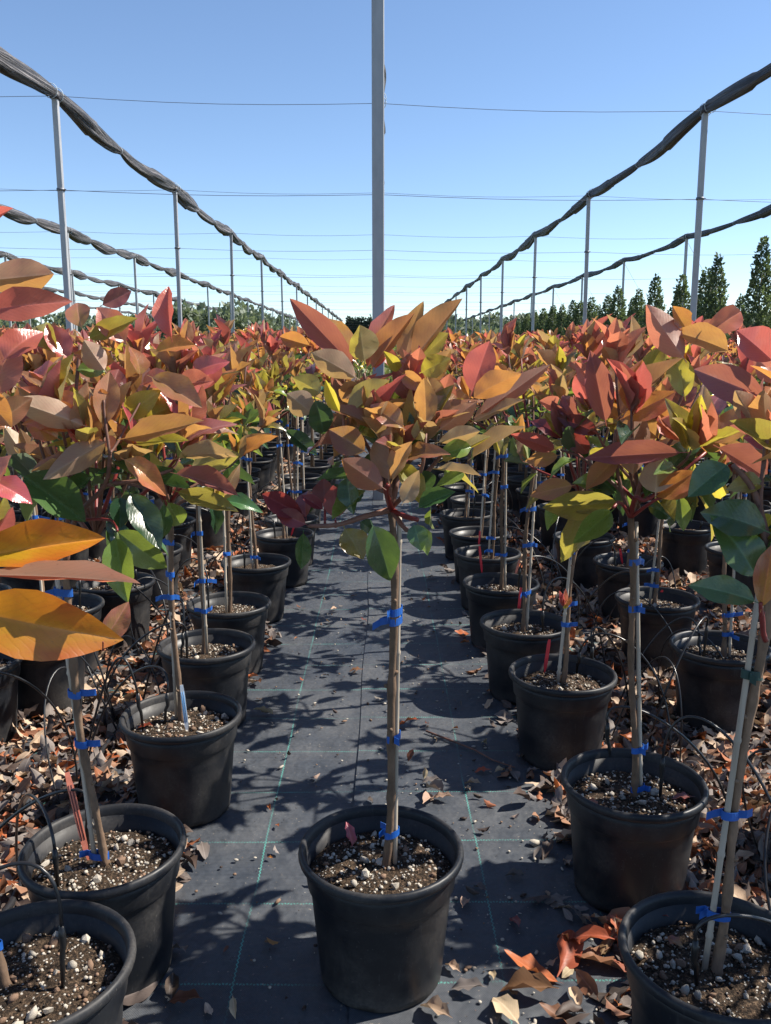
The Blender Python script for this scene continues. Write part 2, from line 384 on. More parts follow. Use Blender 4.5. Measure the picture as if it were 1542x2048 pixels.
CONF = foliage_mat('conifer_foliage', (.034, .064, .036), (.125, .150, .080), (.18, .25, .08))
TREEF = foliage_mat('haze_paled_tree_foliage', (.10, .14, .095), (.19, .225, .15), (.24, .3, .14))  # pale tones stand in for haze over the distant trees
SHRUBF = foliage_mat('shrub_foliage', (.060, .105, .030), (.19, .21, .075), (.3, .36, .08))
DPOPL = foliage_mat('dark_conifer_foliage', (.035, .065, .055), (.065, .10, .075), (.10, .16, .09))

# ------------------------------------------------------------------ setting: ground
def sheet(name, x0, x1, y0, y1, z, mat, kind='structure'):
    me = mesh_of(name, [(x0, y0, z), (x1, y0, z), (x1, y1, z), (x0, y1, z)], [(0, 1, 2, 3)], False, [mat])
    return tag(link(name, me), kind=kind)
sheet('ground', -900, 900, -60, 1800, -.006, field_mat())
sheet('weed_mat', -15, .0, -2.5, 25.5, -.0015, WMAT)
# the second mat overlaps the first along a seam that runs down the path
def seam_x(y): return -.061 + .006*math.sin(y*2.1) + .004*math.sin(y*5.3+1)
ys = np.linspace(-2.5, 25.5, 180); v = []; f = []
for i, y in enumerate(ys):
    s = seam_x(y); lift = .0022 + .0022*max(0, math.sin(y*3.7))
    v += [(s, y, lift), (s+.02, y, .0025), (s+.06, y, .0012), (9.0, y, .0012)]
for i in range(len(ys)-1):
    for k in range(3): f.append((i*4+k, i*4+k+1, (i+1)*4+k+1, (i+1)*4+k))
tag(link('weed_mat', mesh_of('weed_mat', v, f, True, [WMAT])), kind='structure')

# ------------------------------------------------------------------ leaf meshes
def leaf_mesh(name, rows, cols, fold, curl, twist, seed, wavy=.0, dry=False):
    """length 1 along +Y, width 1 across X, upper face +Z"""
    rg = random.Random(seed)
    def hw_(t):
        if t < .09: return .018
        u = (t-.09)/.91
        return max(.018 if t < .5 else .003, .5*math.sin(math.pi*u**.92)**.76*(1 - .22*max(0, u-.72)/.28) if u < 1 else .003)
    tt = {12: [0, .09, .125, .18, .26, .36, .48, .60, .71, .81, .89, .955, 1], 8: [0, .10, .18, .30, .45, .60, .74, .87, .95, 1], 4: [0, .12, .30, .55, .80, 1], 3: [.08, .28, .65, 1]}[rows]
    prof = [(t, hw_(t)) for t in tt]
    v = []; f = []; uv = []
    for i, (t, hw) in enumerate(prof):
        z0 = -curl*t*t + (.06*curl)*t
        j = 1 + (rg.uniform(-.02, .02) if 1 < i < len(prof)-1 else 0)
        tw = twist*(t-.4)
        for k in range(cols+1):
            s = -1 + 2*k/cols
            x = s*hw*j; z = abs(s)**1.3*hw*fold + wavy*math.sin(t*17+s*2+seed)*abs(s)*hw
            if dry: z += .25*hw*math.sin(t*9+seed*1.7)*abs(s)
            xr = x*math.cos(tw) - z*math.sin(tw); zr = x*math.sin(tw) + z*math.cos(tw)
            v.append((xr, t - .10*curl*t*t, z0 + zr)); uv.append((.5 + s*hw, t))
    n = cols+1
    for i in range(len(prof)-1):
        for k in range(cols): f.append((i*n+k, i*n+k+1, (i+1)*n+k+1, (i+1)*n+k))
    return v, f, uv
LV = [(.48, .25, .1), (.72, .45, -.3), (.34, .65, .25), (.55, -.16, .4), (.85, .22, -.15), (.42, .9, -.3)]
LEAF = []
for i, (fo, cu, tw) in enumerate(LV):
    v, f, uv = leaf_mesh('leaf', 12, 4, fo, cu, tw, i, .13)
    me = mesh_of('leaf', v, f, True, [LM['orange']], None, uv)
    at_ = me.attributes.new('sharp_edge', 'BOOLEAN', 'EDGE')
    for e_ in me.edges:
        if all(q % 5 == 2 for q in e_.vertices): at_.data[e_.index].value = True
    LEAF.append(me)
LOWLEAF = [tuple(np.array(a, dtype=object if k == 1 else float) for k, a in enumerate(leaf_mesh('l', 4, 2, fo, cu, tw, i))) for i, (fo, cu, tw) in enumerate(LV)]
FARLEAF = [tuple(np.array(a, dtype=object if k == 1 else float) for k, a in enumerate(leaf_mesh('l', 3, 2, fo, cu, tw, i))) for i, (fo, cu, tw) in enumerate(LV)]
DRY = []
for i, (fo, cu, tw) in enumerate([(.5, .6, .5), (.8, .45, -.4), (.35, -.8, .4), (.3, 1.0, -.6), (1.1, .6, .3), (.25, .5, .25)]):
    v, f, uv = leaf_mesh('dry', 8, 4, fo, cu, tw, i, .3, True); DRY.append((np.array(v), f, uv))

DRYLOW = []
for i, (fo, cu, tw) in enumerate([(.5, .6, .5), (.8, .45, -.4), (.35, -.8, .4), (.3, 1.0, -.6), (1.1, .6, .3), (.25, .5, .25)]):
    v, f, uv = leaf_mesh('dry', 8, 2, fo, cu, tw, i, .3, True); DRYLOW.append((np.array(v), f, uv))

def leaf_matrix(base, d, nrm, L, W):
    d = d.normalized(); n = (nrm - d*nrm.dot(d))
    n = n.normalized() if n.length > 1e-5 else d.orthogonal().normalized()
    x = d.cross(n).normalized()
    M = Matrix.Identity(4)
    for i in range(3):
        M[i][0] = x[i]*W; M[i][1] = d[i]*L; M[i][2] = n[i]*(W*.5 + L*.5)*.8; M[i][3] = base[i]
    return M
def put_leaf(parent, M, col, var, mats=LM, name='leaf'):
    o = bpy.data.objects.new(name, LEAF[var]); COL.objects.link(o); o.parent = parent
    o.matrix_basis = M
    o.material_slots[0].link = 'OBJECT'; o.material_slots[0].material = mats[col]
    return o

# ------------------------------------------------------------------ crown generator (local coordinates, head of stem at `head`)
def pick(rg, h):
    """h 0 (low) .. 1 (top)"""
    if h < .22: tb = (('green', 4), ('dgreen', 3), ('lgreen', 2), ('olive', 2), ('yellow', 1))
    elif h < .45: tb = (('olive', 4), ('bronze', 3), ('yellow', 2), ('green', 2), ('tan', 3), ('orange', 2), ('purple', 1), ('lgreen', 1))
    elif h < .7: tb = (('bronze', 5), ('orange', 2.2), ('coral', 2), ('tan', 3), ('purple', 2.5), ('olive', 3.5), ('red', 2), ('yellow', 1))
    else: tb = (('coral', 4), ('red', 5), ('orange', 1.8), ('purple', 2.8), ('bronze', 3), ('tan', 1))
    s = sum(k for _, k in tb); r = rg.uniform(0, s)
    for c, k in tb:
        r -= k
        if r <= 0: return c
    return tb[0][0]
def crown(rg, head, nshoot=15, rad=.25, top=.38, nl=(6, 9), size=(.072, .122)):
    leaves = []; twigs = []
    for i in range(nshoot):
        az = 2*math.pi*(i*.381966 + rg.uniform(-.04, .04)); el = rg.uniform(.02, 1) ** .8
        r = rad*math.sqrt(max(0.03, 1 - el*el*.92))*rg.uniform(.55, 1.05); h = top*el*rg.uniform(.75, 1.0) - .02
        tip = head + Vector((r*math.cos(az)*.78, r*math.sin(az)*.78, h*.80))
        c1 = head + Vector((r*math.cos(az)*.35, r*math.sin(az)*.35, .02 + h*.1)); c2 = head + Vector((r*math.cos(az)*.7, r*math.sin(az)*.7, h*.45))
        pts = bez(head - Vector((0, 0, rg.uniform(0, .05))), c1, c2, tip, 5); twigs.append((pts, .0045, .0022))
        sd = (pts[-1]-pts[-3]).normalized(); k = rg.randint(*nl); ph = rg.uniform(0, 6.28)
        for j in range(k + 2):
            if j < k:
                b = tip - sd*rg.uniform(0, .025); spread = rg.uniform(.25, 1.05) if j else rg.uniform(0, .3)
            else:
                b = pts[rg.choice((3, 4))]; spread = rg.uniform(.9, 1.5)
            a = ph + j*2.4
            q = sd.orthogonal().normalized(); q2 = sd.cross(q)
            d = (sd + (q*math.cos(a) + q2*math.sin(a))*math.tan(min(1.25, spread)) + Vector((0, 0, .85 if j < k else -.1))).normalized()
            L = rg.uniform(*size)*(1 if j < k else .9); W = L*rg.uniform(.34, .42)
            nrm = (sd - d*sd.dot(d)); nrm = nrm + Vector((rg.gauss(0, .25), rg.gauss(0, .25), .35 + rg.gauss(0, .25)))
            hh = ((b + d*L*.6).z - head.z + .06)/(top + .06)
            leaves.append((b, d, nrm, L, W, pick(rg, hh + rg.gauss(0, .10) - (.18 if j >= k else 0)), rg.randrange(6)))
    for i in range(rg.randint(3, 6)):            # old green leaves drooping below the head
        az = rg.uniform(0, 6.28); b = head + Vector((.07*math.cos(az), .07*math.sin(az), rg.uniform(-.03, .03)))
        d = Vector((math.cos(az)*.7, math.sin(az)*.7, rg.uniform(-1.0, .1)))
        leaves.append((b, d, Vector((math.cos(az), math.sin(az), 1)), rg.uniform(.07, .11), rg.uniform(.03, .045), rg.choice(('green', 'dgreen', 'lgreen', 'olive')), rg.randrange(6)))
    return leaves, twigs
def leaves_to_arrays(leaves, lib, keys, off=Vector((0, 0, 0))):
    V = []; Fq = []; U = []; MI = []; b = 0
    for (p, d, nrm, L, W, c, var) in leaves:
        v, f, uv = lib[var]; M = np.array(leaf_matrix(p+off, d, nrm, L, W))
        V.append(v.astype(float) @ M[:3, :3].T + M[:3, 3]); U.append(uv.astype(float))
        fa = np.array(f.tolist(), dtype=int) + b; Fq.append(fa); MI += [keys.index(c)]*len(fa); b += len(v)
    return np.concatenate(V), np.concatenate(Fq), np.concatenate(U), MI
LKEYS = list(LM.keys())
def bulk_mesh(name, V, Fq, mats, MI, U=None, smooth=True):
    me = bpy.data.meshes.new(name); nf = len(Fq); k = Fq.shape[1]
    me.vertices.add(len(V)); me.vertices.foreach_set('co', np.asarray(V, dtype=np.float32).ravel())
    me.loops.add(nf*k); me.loops.foreach_set('vertex_index', Fq.astype(np.int32).ravel())
    me.polygons.add(nf); me.polygons.foreach_set('loop_start', np.arange(0, nf*k, k, dtype=np.int32))
    for m in mats: me.materials.append(m)
    me.polygons.foreach_set('material_index', np.asarray(MI, dtype=np.int32))
    if smooth: me.polygons.foreach_set('use_smooth', np.ones(nf, dtype=bool))
    if U is not None:
        l = me.uv_layers.new(name='UVMap'); l.data.foreach_set('uv', np.asarray(U, dtype=np.float32)[Fq.ravel()].ravel())
    me.update(calc_edges=True); return me

# ------------------------------------------------------------------ pot, soil, pebbles
PR, PH = .15, .255
def lathe(prof, n, notch=0):
    v = []; f = []
    for i, (r, z) in enumerate(prof):
        for j in range(n):
            a = 2*math.pi*j/n; zz = z
            if notch and i < 2 and (j % (n//notch)) < 2: zz = max(z, .012)
            v.append((r*math.cos(a), r*math.sin(a), zz))
    for i in range(len(prof)-1):
        for j in range(n):
            f.append((i*n+j, i*n+(j+1) % n, (i+1)*n+(j+1) % n, (i+1)*n+j))
    return v, f
POT_PROF = [(.100, .0), (.109, .0), (.112, .004), (.1135, .016), (.121, .10), (.1268, .165), (.1285, .184), (.1325, .189), (.1345, .192), (.1375, .222), (.139, .236),
            (.1345, .2362), (.130, .19), (.124, .165), (.113, .03)]
RIM_PROF = [(.1392, .2362), (.1455, .2372), (.1490, .2405), (.1502, .2455), (.1496, .2508), (.1470, .2546), (.1432, .2555), (.1395, .2535), (.1368, .2480), (.1352, .2362)]
v, f = lathe(POT_PROF, 48, 8); POTM = mesh_of('pot', v, f, True, [POT])
v, f = lathe(RIM_PROF, 48); RIMM = mesh_of('rim', v, f, True, [POT])
SOILZ = .206
def soil_mesh(seed):
    rg = random.Random(seed); ph = [rg.uniform(0, 6.28) for _ in range(8)]
    rs = np.linspace(0, .1335, 12); n = 36; v = [(0, 0, SOILZ + .012)]; f = []
    for i, r in enumerate(rs[1:]):
        for j in range(n):
            a = 2*math.pi*j/n; x = r*math.cos(a); y = r*math.sin(a)
            z = SOILZ + .012*(1-(r/.1335)**2) + .0035*math.sin(x*70+ph[0])*math.sin(y*62+ph[1]) + .0025*math.sin(x*150+ph[2]+y*60) + rg.gauss(0, .0013)
            if i == 10: z = SOILZ - .004
            v.append((x, y, z))
    for j in range(n): f.append((0, 1+j, 1+(j+1) % n))
    for i in range(10):
        for j in range(n):
            f.append((1+i*n+j, 1+(i+1)*n+j, 1+(i+1)*n+(j+1) % n, 1+i*n+(j+1) % n))
    return mesh_of('soil', v, f, True, [SOIL])
SOILS = [soil_mesh(i) for i in range(4)]
def soil_z(x, y): return SOILZ + .012*(1-((x*x+y*y)/.1335**2))
ICO_V = []; phi = (1+5**.5)/2
for a in (-1, 1):
    for b in (-phi, phi): ICO_V += [(0, a, b), (a, b, 0), (b, 0, a)]
from itertools import combinations
_iv = [Vector(p).normalized() for p in ICO_V]
ICO_F = []
for i, j, k in combinations(range(12), 3):
    if all(abs((_iv[a]-_iv[b]).length - 1.0515) < .02 for a, b in ((i, j), (j, k), (i, k))):
        n = (_iv[j]-_iv[i]).cross(_iv[k]-_iv[i]); ICO_F.append((i, j, k) if n.dot(_iv[i]) > 0 else (i, k, j))
PEBM = []
for s in range(6):
    rg = random.Random(40+s); me = mesh_of('pebble', [p*rg.uniform(.66, 1.22) for p in _iv], ICO_F, s % 2 == 0, [PEB if s < 4 else PEBD]); PEBM.append(me)
def grit_mesh(seed, n=330):
    rg = random.Random(seed); V = []; Fq = []; MI = []; b = 0
    for i in range(n):
        r = .128*math.sqrt(rg.random()); a = rg.uniform(0, 6.28); x, y = r*math.cos(a), r*math.sin(a); s = rg.uniform(.0012, .0046)
        V += [(x+p.x*s*rg.uniform(.7, 1.2), y+p.y*s*rg.uniform(.7, 1.2), soil_z(x, y)+p.z*s*.8+.001) for p in _iv]; Fq += [tuple(q+b for q in t) for t in ICO_F]; b += 12
        MI += [0 if rg.random() < .5 else rg.choice((1, 2))]*20
    return mesh_of('grit', V, Fq, True, [PEB, PEBD, SOIL], MI)
GRIT = [grit_mesh(i) for i in range(4)]

def add_pot(root, rg, detail):
    a = rg.uniform(0, 6.28)
    p = link('pot', POTM, root); p.rotation_euler.z = a
    p.scale = (rg.uniform(.985, 1.015), rg.uniform(.985, 1.015), 1); r = link('rim', RIMM, p)
    s = link('soil', rg.choice(SOILS), root); s.rotation_euler.z = rg.uniform(0, 6.28)
    if detail >= 2:
        g = link('grit', rg.choice(GRIT), s); g['kind'] = 'stuff'; g.rotation_euler.z = rg.uniform(0, 6.28)
        for i in range(44 if detail > 2 else 20):
            rr = .122*math.sqrt(rg.random()); b = rg.uniform(0, 6.28); x, y = rr*math.cos(b), rr*math.sin(b)
            sz = .0040 + .0075*rg.random()**2.4
            o = link('pebble', rg.choice(PEBM), s); o.location = (x, y, soil_z(x, y) + sz*.42)
            o.scale = (sz*rg.uniform(.8, 1.3), sz*rg.uniform(.8, 1.2), sz*rg.uniform(.6, .9)); o.rotation_euler = (rg.uniform(0, 3), rg.uniform(0, 3), rg.uniform(0, 3))

def trunk_mesh(rg, p0, p1, r0=.0066, r1=.0058, n=12, knots=True):
    """knobby stem from p0 to p1 (Vectors)"""
    mb = MB(); pts = []; rad = []; ax = (p1-p0); L = ax.length
    bx, by = rg.uniform(-.010, .010), rg.uniform(-.010, .010); k = 26
    for i in range(k+1):
        t = i/k; c = math.sin(t*math.pi); c2 = math.sin(t*math.pi*3)
        pts.append(p0 + ax*t + Vector((bx*c + .003*c2, by*c - .002*c2, 0)))
        r = r0 + (r1-r0)*t + (.008*max(0, 1-t*14)**2) + rg.uniform(-.0006, .0010)
        if i % 4 == 2 and knots: r += .0016
        rad.append(r)
    mb.tube(pts, rad, 10)
    if knots:
        for i in range(7):
            j = rg.randrange(3, k-1); a = rg.uniform(0, 6.28); q = pts[j]; d = Vector((math.cos(a), math.sin(a), .5)).normalized()
            mb.tube([q + d*rad[j]*.4, q + d*(rad[j]+.003), q + d*(rad[j]+.006)], [.0042, .0036, .0018], 6)
    return mb, pts
def cane_mesh(rg, p0, p1, r=.0047):
    mb = MB(); ax = p1-p0; L = ax.length; pts = []; rad = []; z = 0; nxt = rg.uniform(.05, .16)
    stops = []
    while nxt < L-.03: stops.append(nxt); nxt += rg.uniform(.13, .2)
    s = 0; ks = sorted([0, L] + [q+e for q in stops for e in (-.006, -.0015, .0015, .006)])
    for q in ks:
        nod = any(abs(abs(q-w)-.0015) < 1e-6 for w in stops)
        pts.append(p0 + ax*(q/L)); rad.append(r*(1.28 if nod else 1.0)*(1-.12*q/L))
    mb.tube(pts, rad, 9); return mb
def tie_mesh(rg, c1, c2, r=.0088, hgt=.013, flaps=True):
    """tape looped round two round stems with centres c1, c2"""
    mb = MB(); c = (c1+c2)/2; d = (c2-c1); d.z = 0; L = d.length; u = d.normalized() if L > 1e-4 else Vector((1, 0, 0)); w_ = Vector((-u.y, u.x, 0))
    n = 20; ring = []
    for j in range(n):
        a = 2*math.pi*j/n; ring.append(u*(math.cos(a)*(r + L/2)) + w_*(math.sin(a)*r))
    V = []
    for z, e in ((-hgt/2, 1), (hgt/2, 1.0)):
        tl = rg.uniform(-.002, .002)
        for q in ring: V.append(c + q*e + Vector((0, 0, z + q.dot(u)*.12)))
    for z in (-hgt/2, hgt/2):
        for q in ring: V.append(c + q*.93 + Vector((0, 0, z + q.dot(u)*.12)))
    Fq = []
    for j in range(n):
        k = (j+1) % n; Fq += [(j, k, n+k, n+j), (2*n+j, 3*n+j, 3*n+k, 2*n+k), (n+j, n+k, 3*n+k, 3*n+j), (j, 2*n+j, 2*n+k, k)]
    mb.add(V, Fq)
    if flaps:
        for s in range(rg.randint(1, 2)):
            a = rg.uniform(0, 6.28) + s*.5; dr = Vector((math.cos(a), math.sin(a)*.7 - .3, rg.uniform(-.25, .35))).normalized()
            st = c + Vector((dr.x*(r+L/2)*.8, dr.y*r*.8, 0)); ln = rg.uniform(.012, .032); side = Vector((0, 0, 1)); nn = dr.cross(side).normalized()
            V = []
            for i, t in enumerate((0, .5, 1)):
                for sg in (-1, 1):
                    V.append(st + dr*ln*t + side*sg*hgt*.47 + nn*(.004*math.sin(t*4+s)) + Vector((0, 0, -.004*t*t)))
            off = nn*.0008; V2 = [p + off for p in V]
            mb.add(V + V2, [(0, 1, 3, 2), (2, 3, 5, 4), (6, 8, 9, 7), (8, 10, 11, 9), (0, 2, 8, 6), (2, 4, 10, 8), (1, 7, 9, 3), (3, 9, 11, 5), (4, 5, 11, 10)])
    return mb

STEMS = {}
def add_stem(root, rg, top, lean, tie_z, detail, cane_side=None, base=Vector((0, 0, 0)), cane_lean=None, gtie=None):
    """trunk + bamboo cane + ties; lean = (dx, dy) at the top"""
    p0 = Vector((base.x, base.y, SOILZ-.004)); p1 = Vector((base.x+lean[0], base.y+lean[1], top))
    tm, tp = trunk_mesh(rg, p0, p1); link('trunk', tm.mesh('trunk', BARK), root)
    a = rg.uniform(0, 6.28) if cane_side is None else cane_side
    off = Vector((math.cos(a), math.sin(a), 0))*.0146
    cl = cane_lean or lean
    c0 = Vector((base.x, base.y, SOILZ-.01)) + off*1.15; c1 = Vector((base.x+cl[0], base.y+cl[1], top-.01)) + off*.9
    link('stake', cane_mesh(rg, c0, c1).mesh('stake', CANE), root)
    for i, z in enumerate(tie_z):
        t = (z-p0.z)/(p1.z-p0.z); q1 = tp[min(26, max(0, int(t*26)))].copy(); q1.z = z; q2 = c0 + (c1-c0)*((z-c0.z)/(c1.z-c0.z))
        link('tie', tie_mesh(rg, q1, q2).mesh('tie', GTIE if gtie == i else TIE, False), root)
    return p1
def add_twigs(root, twigs, single=False):
    if single:
        mb = MB()
        for pts, r0, r1 in twigs: mb.tube(pts, [r0 + (r1-r0)*i/(len(pts)-1) for i in range(len(pts))], 5)
        link('branches', mb.mesh('branches', TWIG), root); return
    for k, (pts, r0, r1) in enumerate(twigs):
        mb = MB(); mb.tube(pts, [r0 + (r1-r0)*i/(len(pts)-1) for i in range(len(pts))], 6)
        link('branch', mb.mesh('branch', RTWIG if k % 3 == 0 else TWIG), root)

# ------------------------------------------------------------------ rows of pots
def potpos(px, py): p = on_plane(px, py, PH); return (p.x, p.y)
HERO = {}                                    # key: position, from the rim centre in the photograph
HERO['C'] = potpos(762, 1694)
for k, pp in {'L0': (60, 1925), 'L1': (208, 1690), 'L2': (363, 1427), 'L3': (413, 1287), 'L4': (458, 1205), 'L5': (512, 1122), 'L6': (568, 1066),
              'R0': (1440, 1900), 'R1': (1267, 1560), 'R2': (1125, 1344), 'R3': (1050, 1244), 'R4': (1002, 1164), 'R5': (975, 1104), 'R6': (958, 1064),
              'R7': (932, 1026), 'S1': (1440, 1290), 'S2': (1314, 1194), 'S3': (1256, 1121), 'S4': (1168, 1072), 'T1': (1372, 1050), 'T0': (1478, 1096),
              'K0': (-62, 1318), 'K1': (85, 1262), 'K2': (122, 1208), 'K3': (232, 1162), 'K4': (300, 1096), 'K5': (335, 1040)}.items():
    HERO[k] = potpos(*pp)
pots = [(k, x, y) for k, (x, y) in HERO.items()]
rg = random.Random(5)
def clear(x, y, dmin=.34): return all((x-a)**2 + (y-b)**2 > dmin*dmin for _, a, b in pots)
def row_offset(side, i): return side*(.50 + .53*i)
def in_view(x, y, m):
    return abs(x) < .452*y + m
for side in (-1, 1):
    for i in range(28):
        X = row_offset(side, i) + (.05 if side > 0 else -.02)
        if X > 8.3: break
        y = 1.0 + (.27 if i % 2 else 0) + (0 if i else 1.0)
        while y < 23.5:
            x = X + rg.uniform(-.05, .05); yy = y + rg.uniform(-.05, .05)
            near_ok = yy > 1.35 or i > 0
            if near_ok and in_view(x, yy, .75 if x > 0 else .35) and clear(x, yy, .36): pots.append((None, x, yy))
            y += .53
pots.sort(key=lambda p: p[1]**2*.6 + p[2]**2)
print('pots in all', len(pots))

NEAR_LABEL = {
 'C':  'young red-leaved standard tree in a black pot standing alone on the matted path',
 'L0': 'potted standard tree whose big orange leaves reach out beside the pink-tagged pot',
 'L1': 'potted standard tree with a faded pink tag leaning on its bamboo stake',
 'L2': 'potted standard tree with a blue and white tag upright in its soil',
 'L3': 'potted standard tree with three blue ties right behind the blue and white tag pot',
 'L4': 'potted standard tree, second behind the pot with the blue and white tag',
 'L5': 'potted standard tree with a pale stone lying on the soil at its stem',
 'L6': 'potted standard tree just behind the pot with the pale stone, left edge of path',
 'R0': 'potted standard tree with a leaning bamboo stake and wide blue tape knot near its pot',
 'R1': 'potted standard tree with straight stake between the leaning-stake tree and first red tag',
 'R2': 'potted standard tree with a red tag and small red shoot low on its stem',
 'R3': 'potted standard tree with bright red tag, directly behind the one with the stem shoot',
 'R4': 'potted standard tree whose soil holds a red tag and an orange tag',
 'R5': 'potted standard tree with a thin red tag behind the two-tag pot',
}
mid_cache = {}
def mid_crown(k):
    if k not in mid_cache:
        g = random.Random(700+k); lv, tw = crown(g, Vector((0, 0, 0)), 18, .27, .45)
        V, Fq, U, MI = leaves_to_arrays(lv, LOWLEAF, LKEYS); me = bulk_mesh('crown', V, Fq, [LM[q] for q in LKEYS], MI, U)
        mb = MB()
        for pts, r0, r1 in tw: mb.tube(pts, [r0, r0, r0*.8, r0*.7, r1, r1], 4)
        mid_cache[k] = (me, mb.mesh('branches', TWIG))
    return mid_cache[k]
mt = MB(); mt.tube([(0, 0, SOILZ), (.004, .002, .45), (-.003, 0, .65), (0, 0, .84)], [.012, .008, .007, .0065], 6); MIDTRUNK = mt.mesh('trunk', BARK)
mt = MB(); mt.tube([(.017, .004, SOILZ), (.015, 0, .83)], [.0056, .0052], 6); MIDCANE = mt.mesh('stake', CANE)
MIDTIE = [tie_mesh(random.Random(i), Vector((0, 0, z)), Vector((.016, .002, z))).mesh('tie', TIE, False) for i, z in enumerate((.34, .52, .70))]

NAMED_DETAIL = 6.0      # metres: leaf by leaf up to here
INDIV = 300
roots = {}
for idx, (key, x, y) in enumerate(pots[:INDIV]):
    g = random.Random(1000+idx if key is None else hash_ if (hash_ := sum(ord(c)*31**i for i, c in enumerate(key))) else 0)
    d = math.hypot(x, y)
    if key in NEAR_LABEL: lab, grp = NEAR_LABEL[key], None
    else:
        side = 'left' if x < 0 else 'right'; rown = int(round((abs(x)-.5)/.53))
        nm = ['edge row beside the path', 'second row from the path', 'third row from the path', 'fourth row from the path', 'fifth row from the path', 'sixth row from the path']
        nt_ = nm[rown] if rown < 6 else 'outer rows of the bed'
        lab = 'red-topped potted standard tree, %s, %s' % (nt_, 'on the side without the conifers' if x < 0 else 'on the conifer side')
        grp = 'potted standard trees, %s, %s' % (nt_, 'side without the conifers' if x < 0 else 'conifer side')
    root = empty('potted_tree', (x, y, 0.002), lab, 'potted tree', grp); roots[key or idx] = (root, x, y, g)
    detail = 3 if d < 2.3 else 2 if d < 3.6 else 1
    add_pot(root, g, detail)
    if key in ('C', 'L0', 'L1', 'R0', 'R1'): continue          # crowns built below
    if d < NAMED_DETAIL:
        top = g.uniform(.77, .86) + (.04 if x < 0 else 0); lean = (g.uniform(-.04, .04), g.uniform(-.03, .03))
        zs = sorted(g.uniform(.25, .75) for _ in range(3)); zs = [zs[0], max(zs[1], zs[0]+.06), max(zs[2], zs[1]+.12)]
        bo = Vector((g.uniform(-.02, .02), g.uniform(-.01, .03), 0)) if key != 'L2' else Vector((-.012, .045, 0)); head = add_stem(root, g, top, lean, zs, detail, base=bo, cane_side=2.6 if key == 'L2' else None)
        lv, tw = crown(g, head, (g.randint(15, 19) if x < 0 else g.randint(12, 14) if x < .8 else g.randint(10, 13)), g.uniform(.24, .30), g.uniform(.42, .53))
        add_twigs(root, tw)
        for (b, dd, nr, L, W, c, var) in lv: put_leaf(root, leaf_matrix(b, dd, nr, L, W), c, var)
    else:
        k = g.randrange(9); cm, bm_ = mid_crown(k); rz = g.uniform(0, 6.28); sc = g.uniform(.85, 1.12); hz = g.uniform(.80, .93) + (.05 if x < 0 else 0)
        t_ = link('trunk', MIDTRUNK, root); t_.scale = (1, 1, hz/.84); t_.rotation_euler.z = rz
        s_ = link('stake', MIDCANE, root); s_.scale = (1, 1, hz/.84); s_.rotation_euler.z = rz
        for me in g.sample(MIDTIE, 2): o = link('tie', me, root); o.rotation_euler.z = rz
        c_ = link('crown', cm, root); c_['kind'] = 'stuff'; c_.location.z = hz; c_.rotation_euler.z = rz; c_.scale = (sc, sc, sc*g.uniform(.82, 1.12))
        b_ = link('branches', bm_, root); b_['kind'] = 'stuff'; b_.location.z = hz; b_.rotation_euler.z = rz; b_.scale = c_.scale
# the rest of the bed: one mass
VV = []; FF = []; MM = []; UU = []; base = 0
far_lib = []
for k in range(8):
    g = random.Random(900+k); lv, tw = crown(g, Vector((0, 0, 0)), 15, .27, .40, (4, 7)); far_lib.append(leaves_to_arrays(lv, FARLEAF, LKEYS))
pv, pf = lathe([(.112, 0), (.13, .19), (.15, .255), (.135, .23), (.0, .21)], 12); pv = np.array(pv); pf = np.array(pf)
tv, tf_ = MIDTRUNK.vertices, MIDTRUNK.polygons
tva = np.array([vv.co[:] for vv in tv]); tfa = np.array([tuple(p.vertices) for p in tf_ if len(p.vertices) == 4])
NK = len(LKEYS)
for (key, x, y) in pots[INDIV:]:
    g = random.Random(int(x*1000)*7919 + int(y*1000)); V, Fq, U, MI = far_lib[g.randrange(8)]
    a = g.uniform(0, 6.28); ca, sa = math.cos(a), math.sin(a); s = g.uniform(.9, 1.1)
    Rm = np.array([[ca, -sa, 0], [sa, ca, 0], [0, 0, 1]])*s
    VV.append(V @ Rm.T + np.array([x, y, g.uniform(.76, .94)])); FF.append(Fq+base); MM += MI; UU.append(U); base += len(V)
    for (av, af, mi) in ((pv, pf, NK), (tva, tfa, NK+1)):
        VV.append(av + np.array([x, y, .002])); FF.append(af+base); MM += [mi]*len(af); UU.append(np.zeros((len(av), 2))); base += len(av)
if VV:
    me = bulk_mesh('far_potted_trees', np.concatenate(VV), np.concatenate(FF), [LM[q] for q in LKEYS] + [POT, BARK], MM, np.concatenate(UU))
    tag(link('far_potted_trees', me), 'mass of red-topped potted trees filling the far end of the bed', 'potted trees', kind='stuff')

# ------------------------------------------------------------------ hand-set crowns of the nearest trees
def hand_leaves(root, g, spec, conv, zc, scale_px, depth_jit=.03):
    """spec rows: bx, by, tx, ty, w, colour, dz [, side]; conv maps to photo pixels; zc = distance of the crown's axis"""
    org = root.location
    for row in spec:
        bx, by, tx, ty, wd, c, dz = row[:7]; side = row[7] if len(row) > 7 else 0
        z0 = zc + dz; b = at_depth(*conv(bx, by), z0); tpt = at_depth(*conv(tx, ty), z0 + g.uniform(-.035, .035))
        d = tpt - b; L = d.length; W = wd*scale_px*z0/F*1.10
        tocam = (Vector((0, 0, CAMH)) - (b+tpt)/2).normalized()
        nrm = tocam*(1 if side == 0 else -1) + Vector((g.gauss(0, .28), g.gauss(0, .2), .30 + g.gauss(0, .22)))
        put_leaf(root, leaf_matrix(b - org, d, nrm, L*1.03, W), c, g.randrange(6))
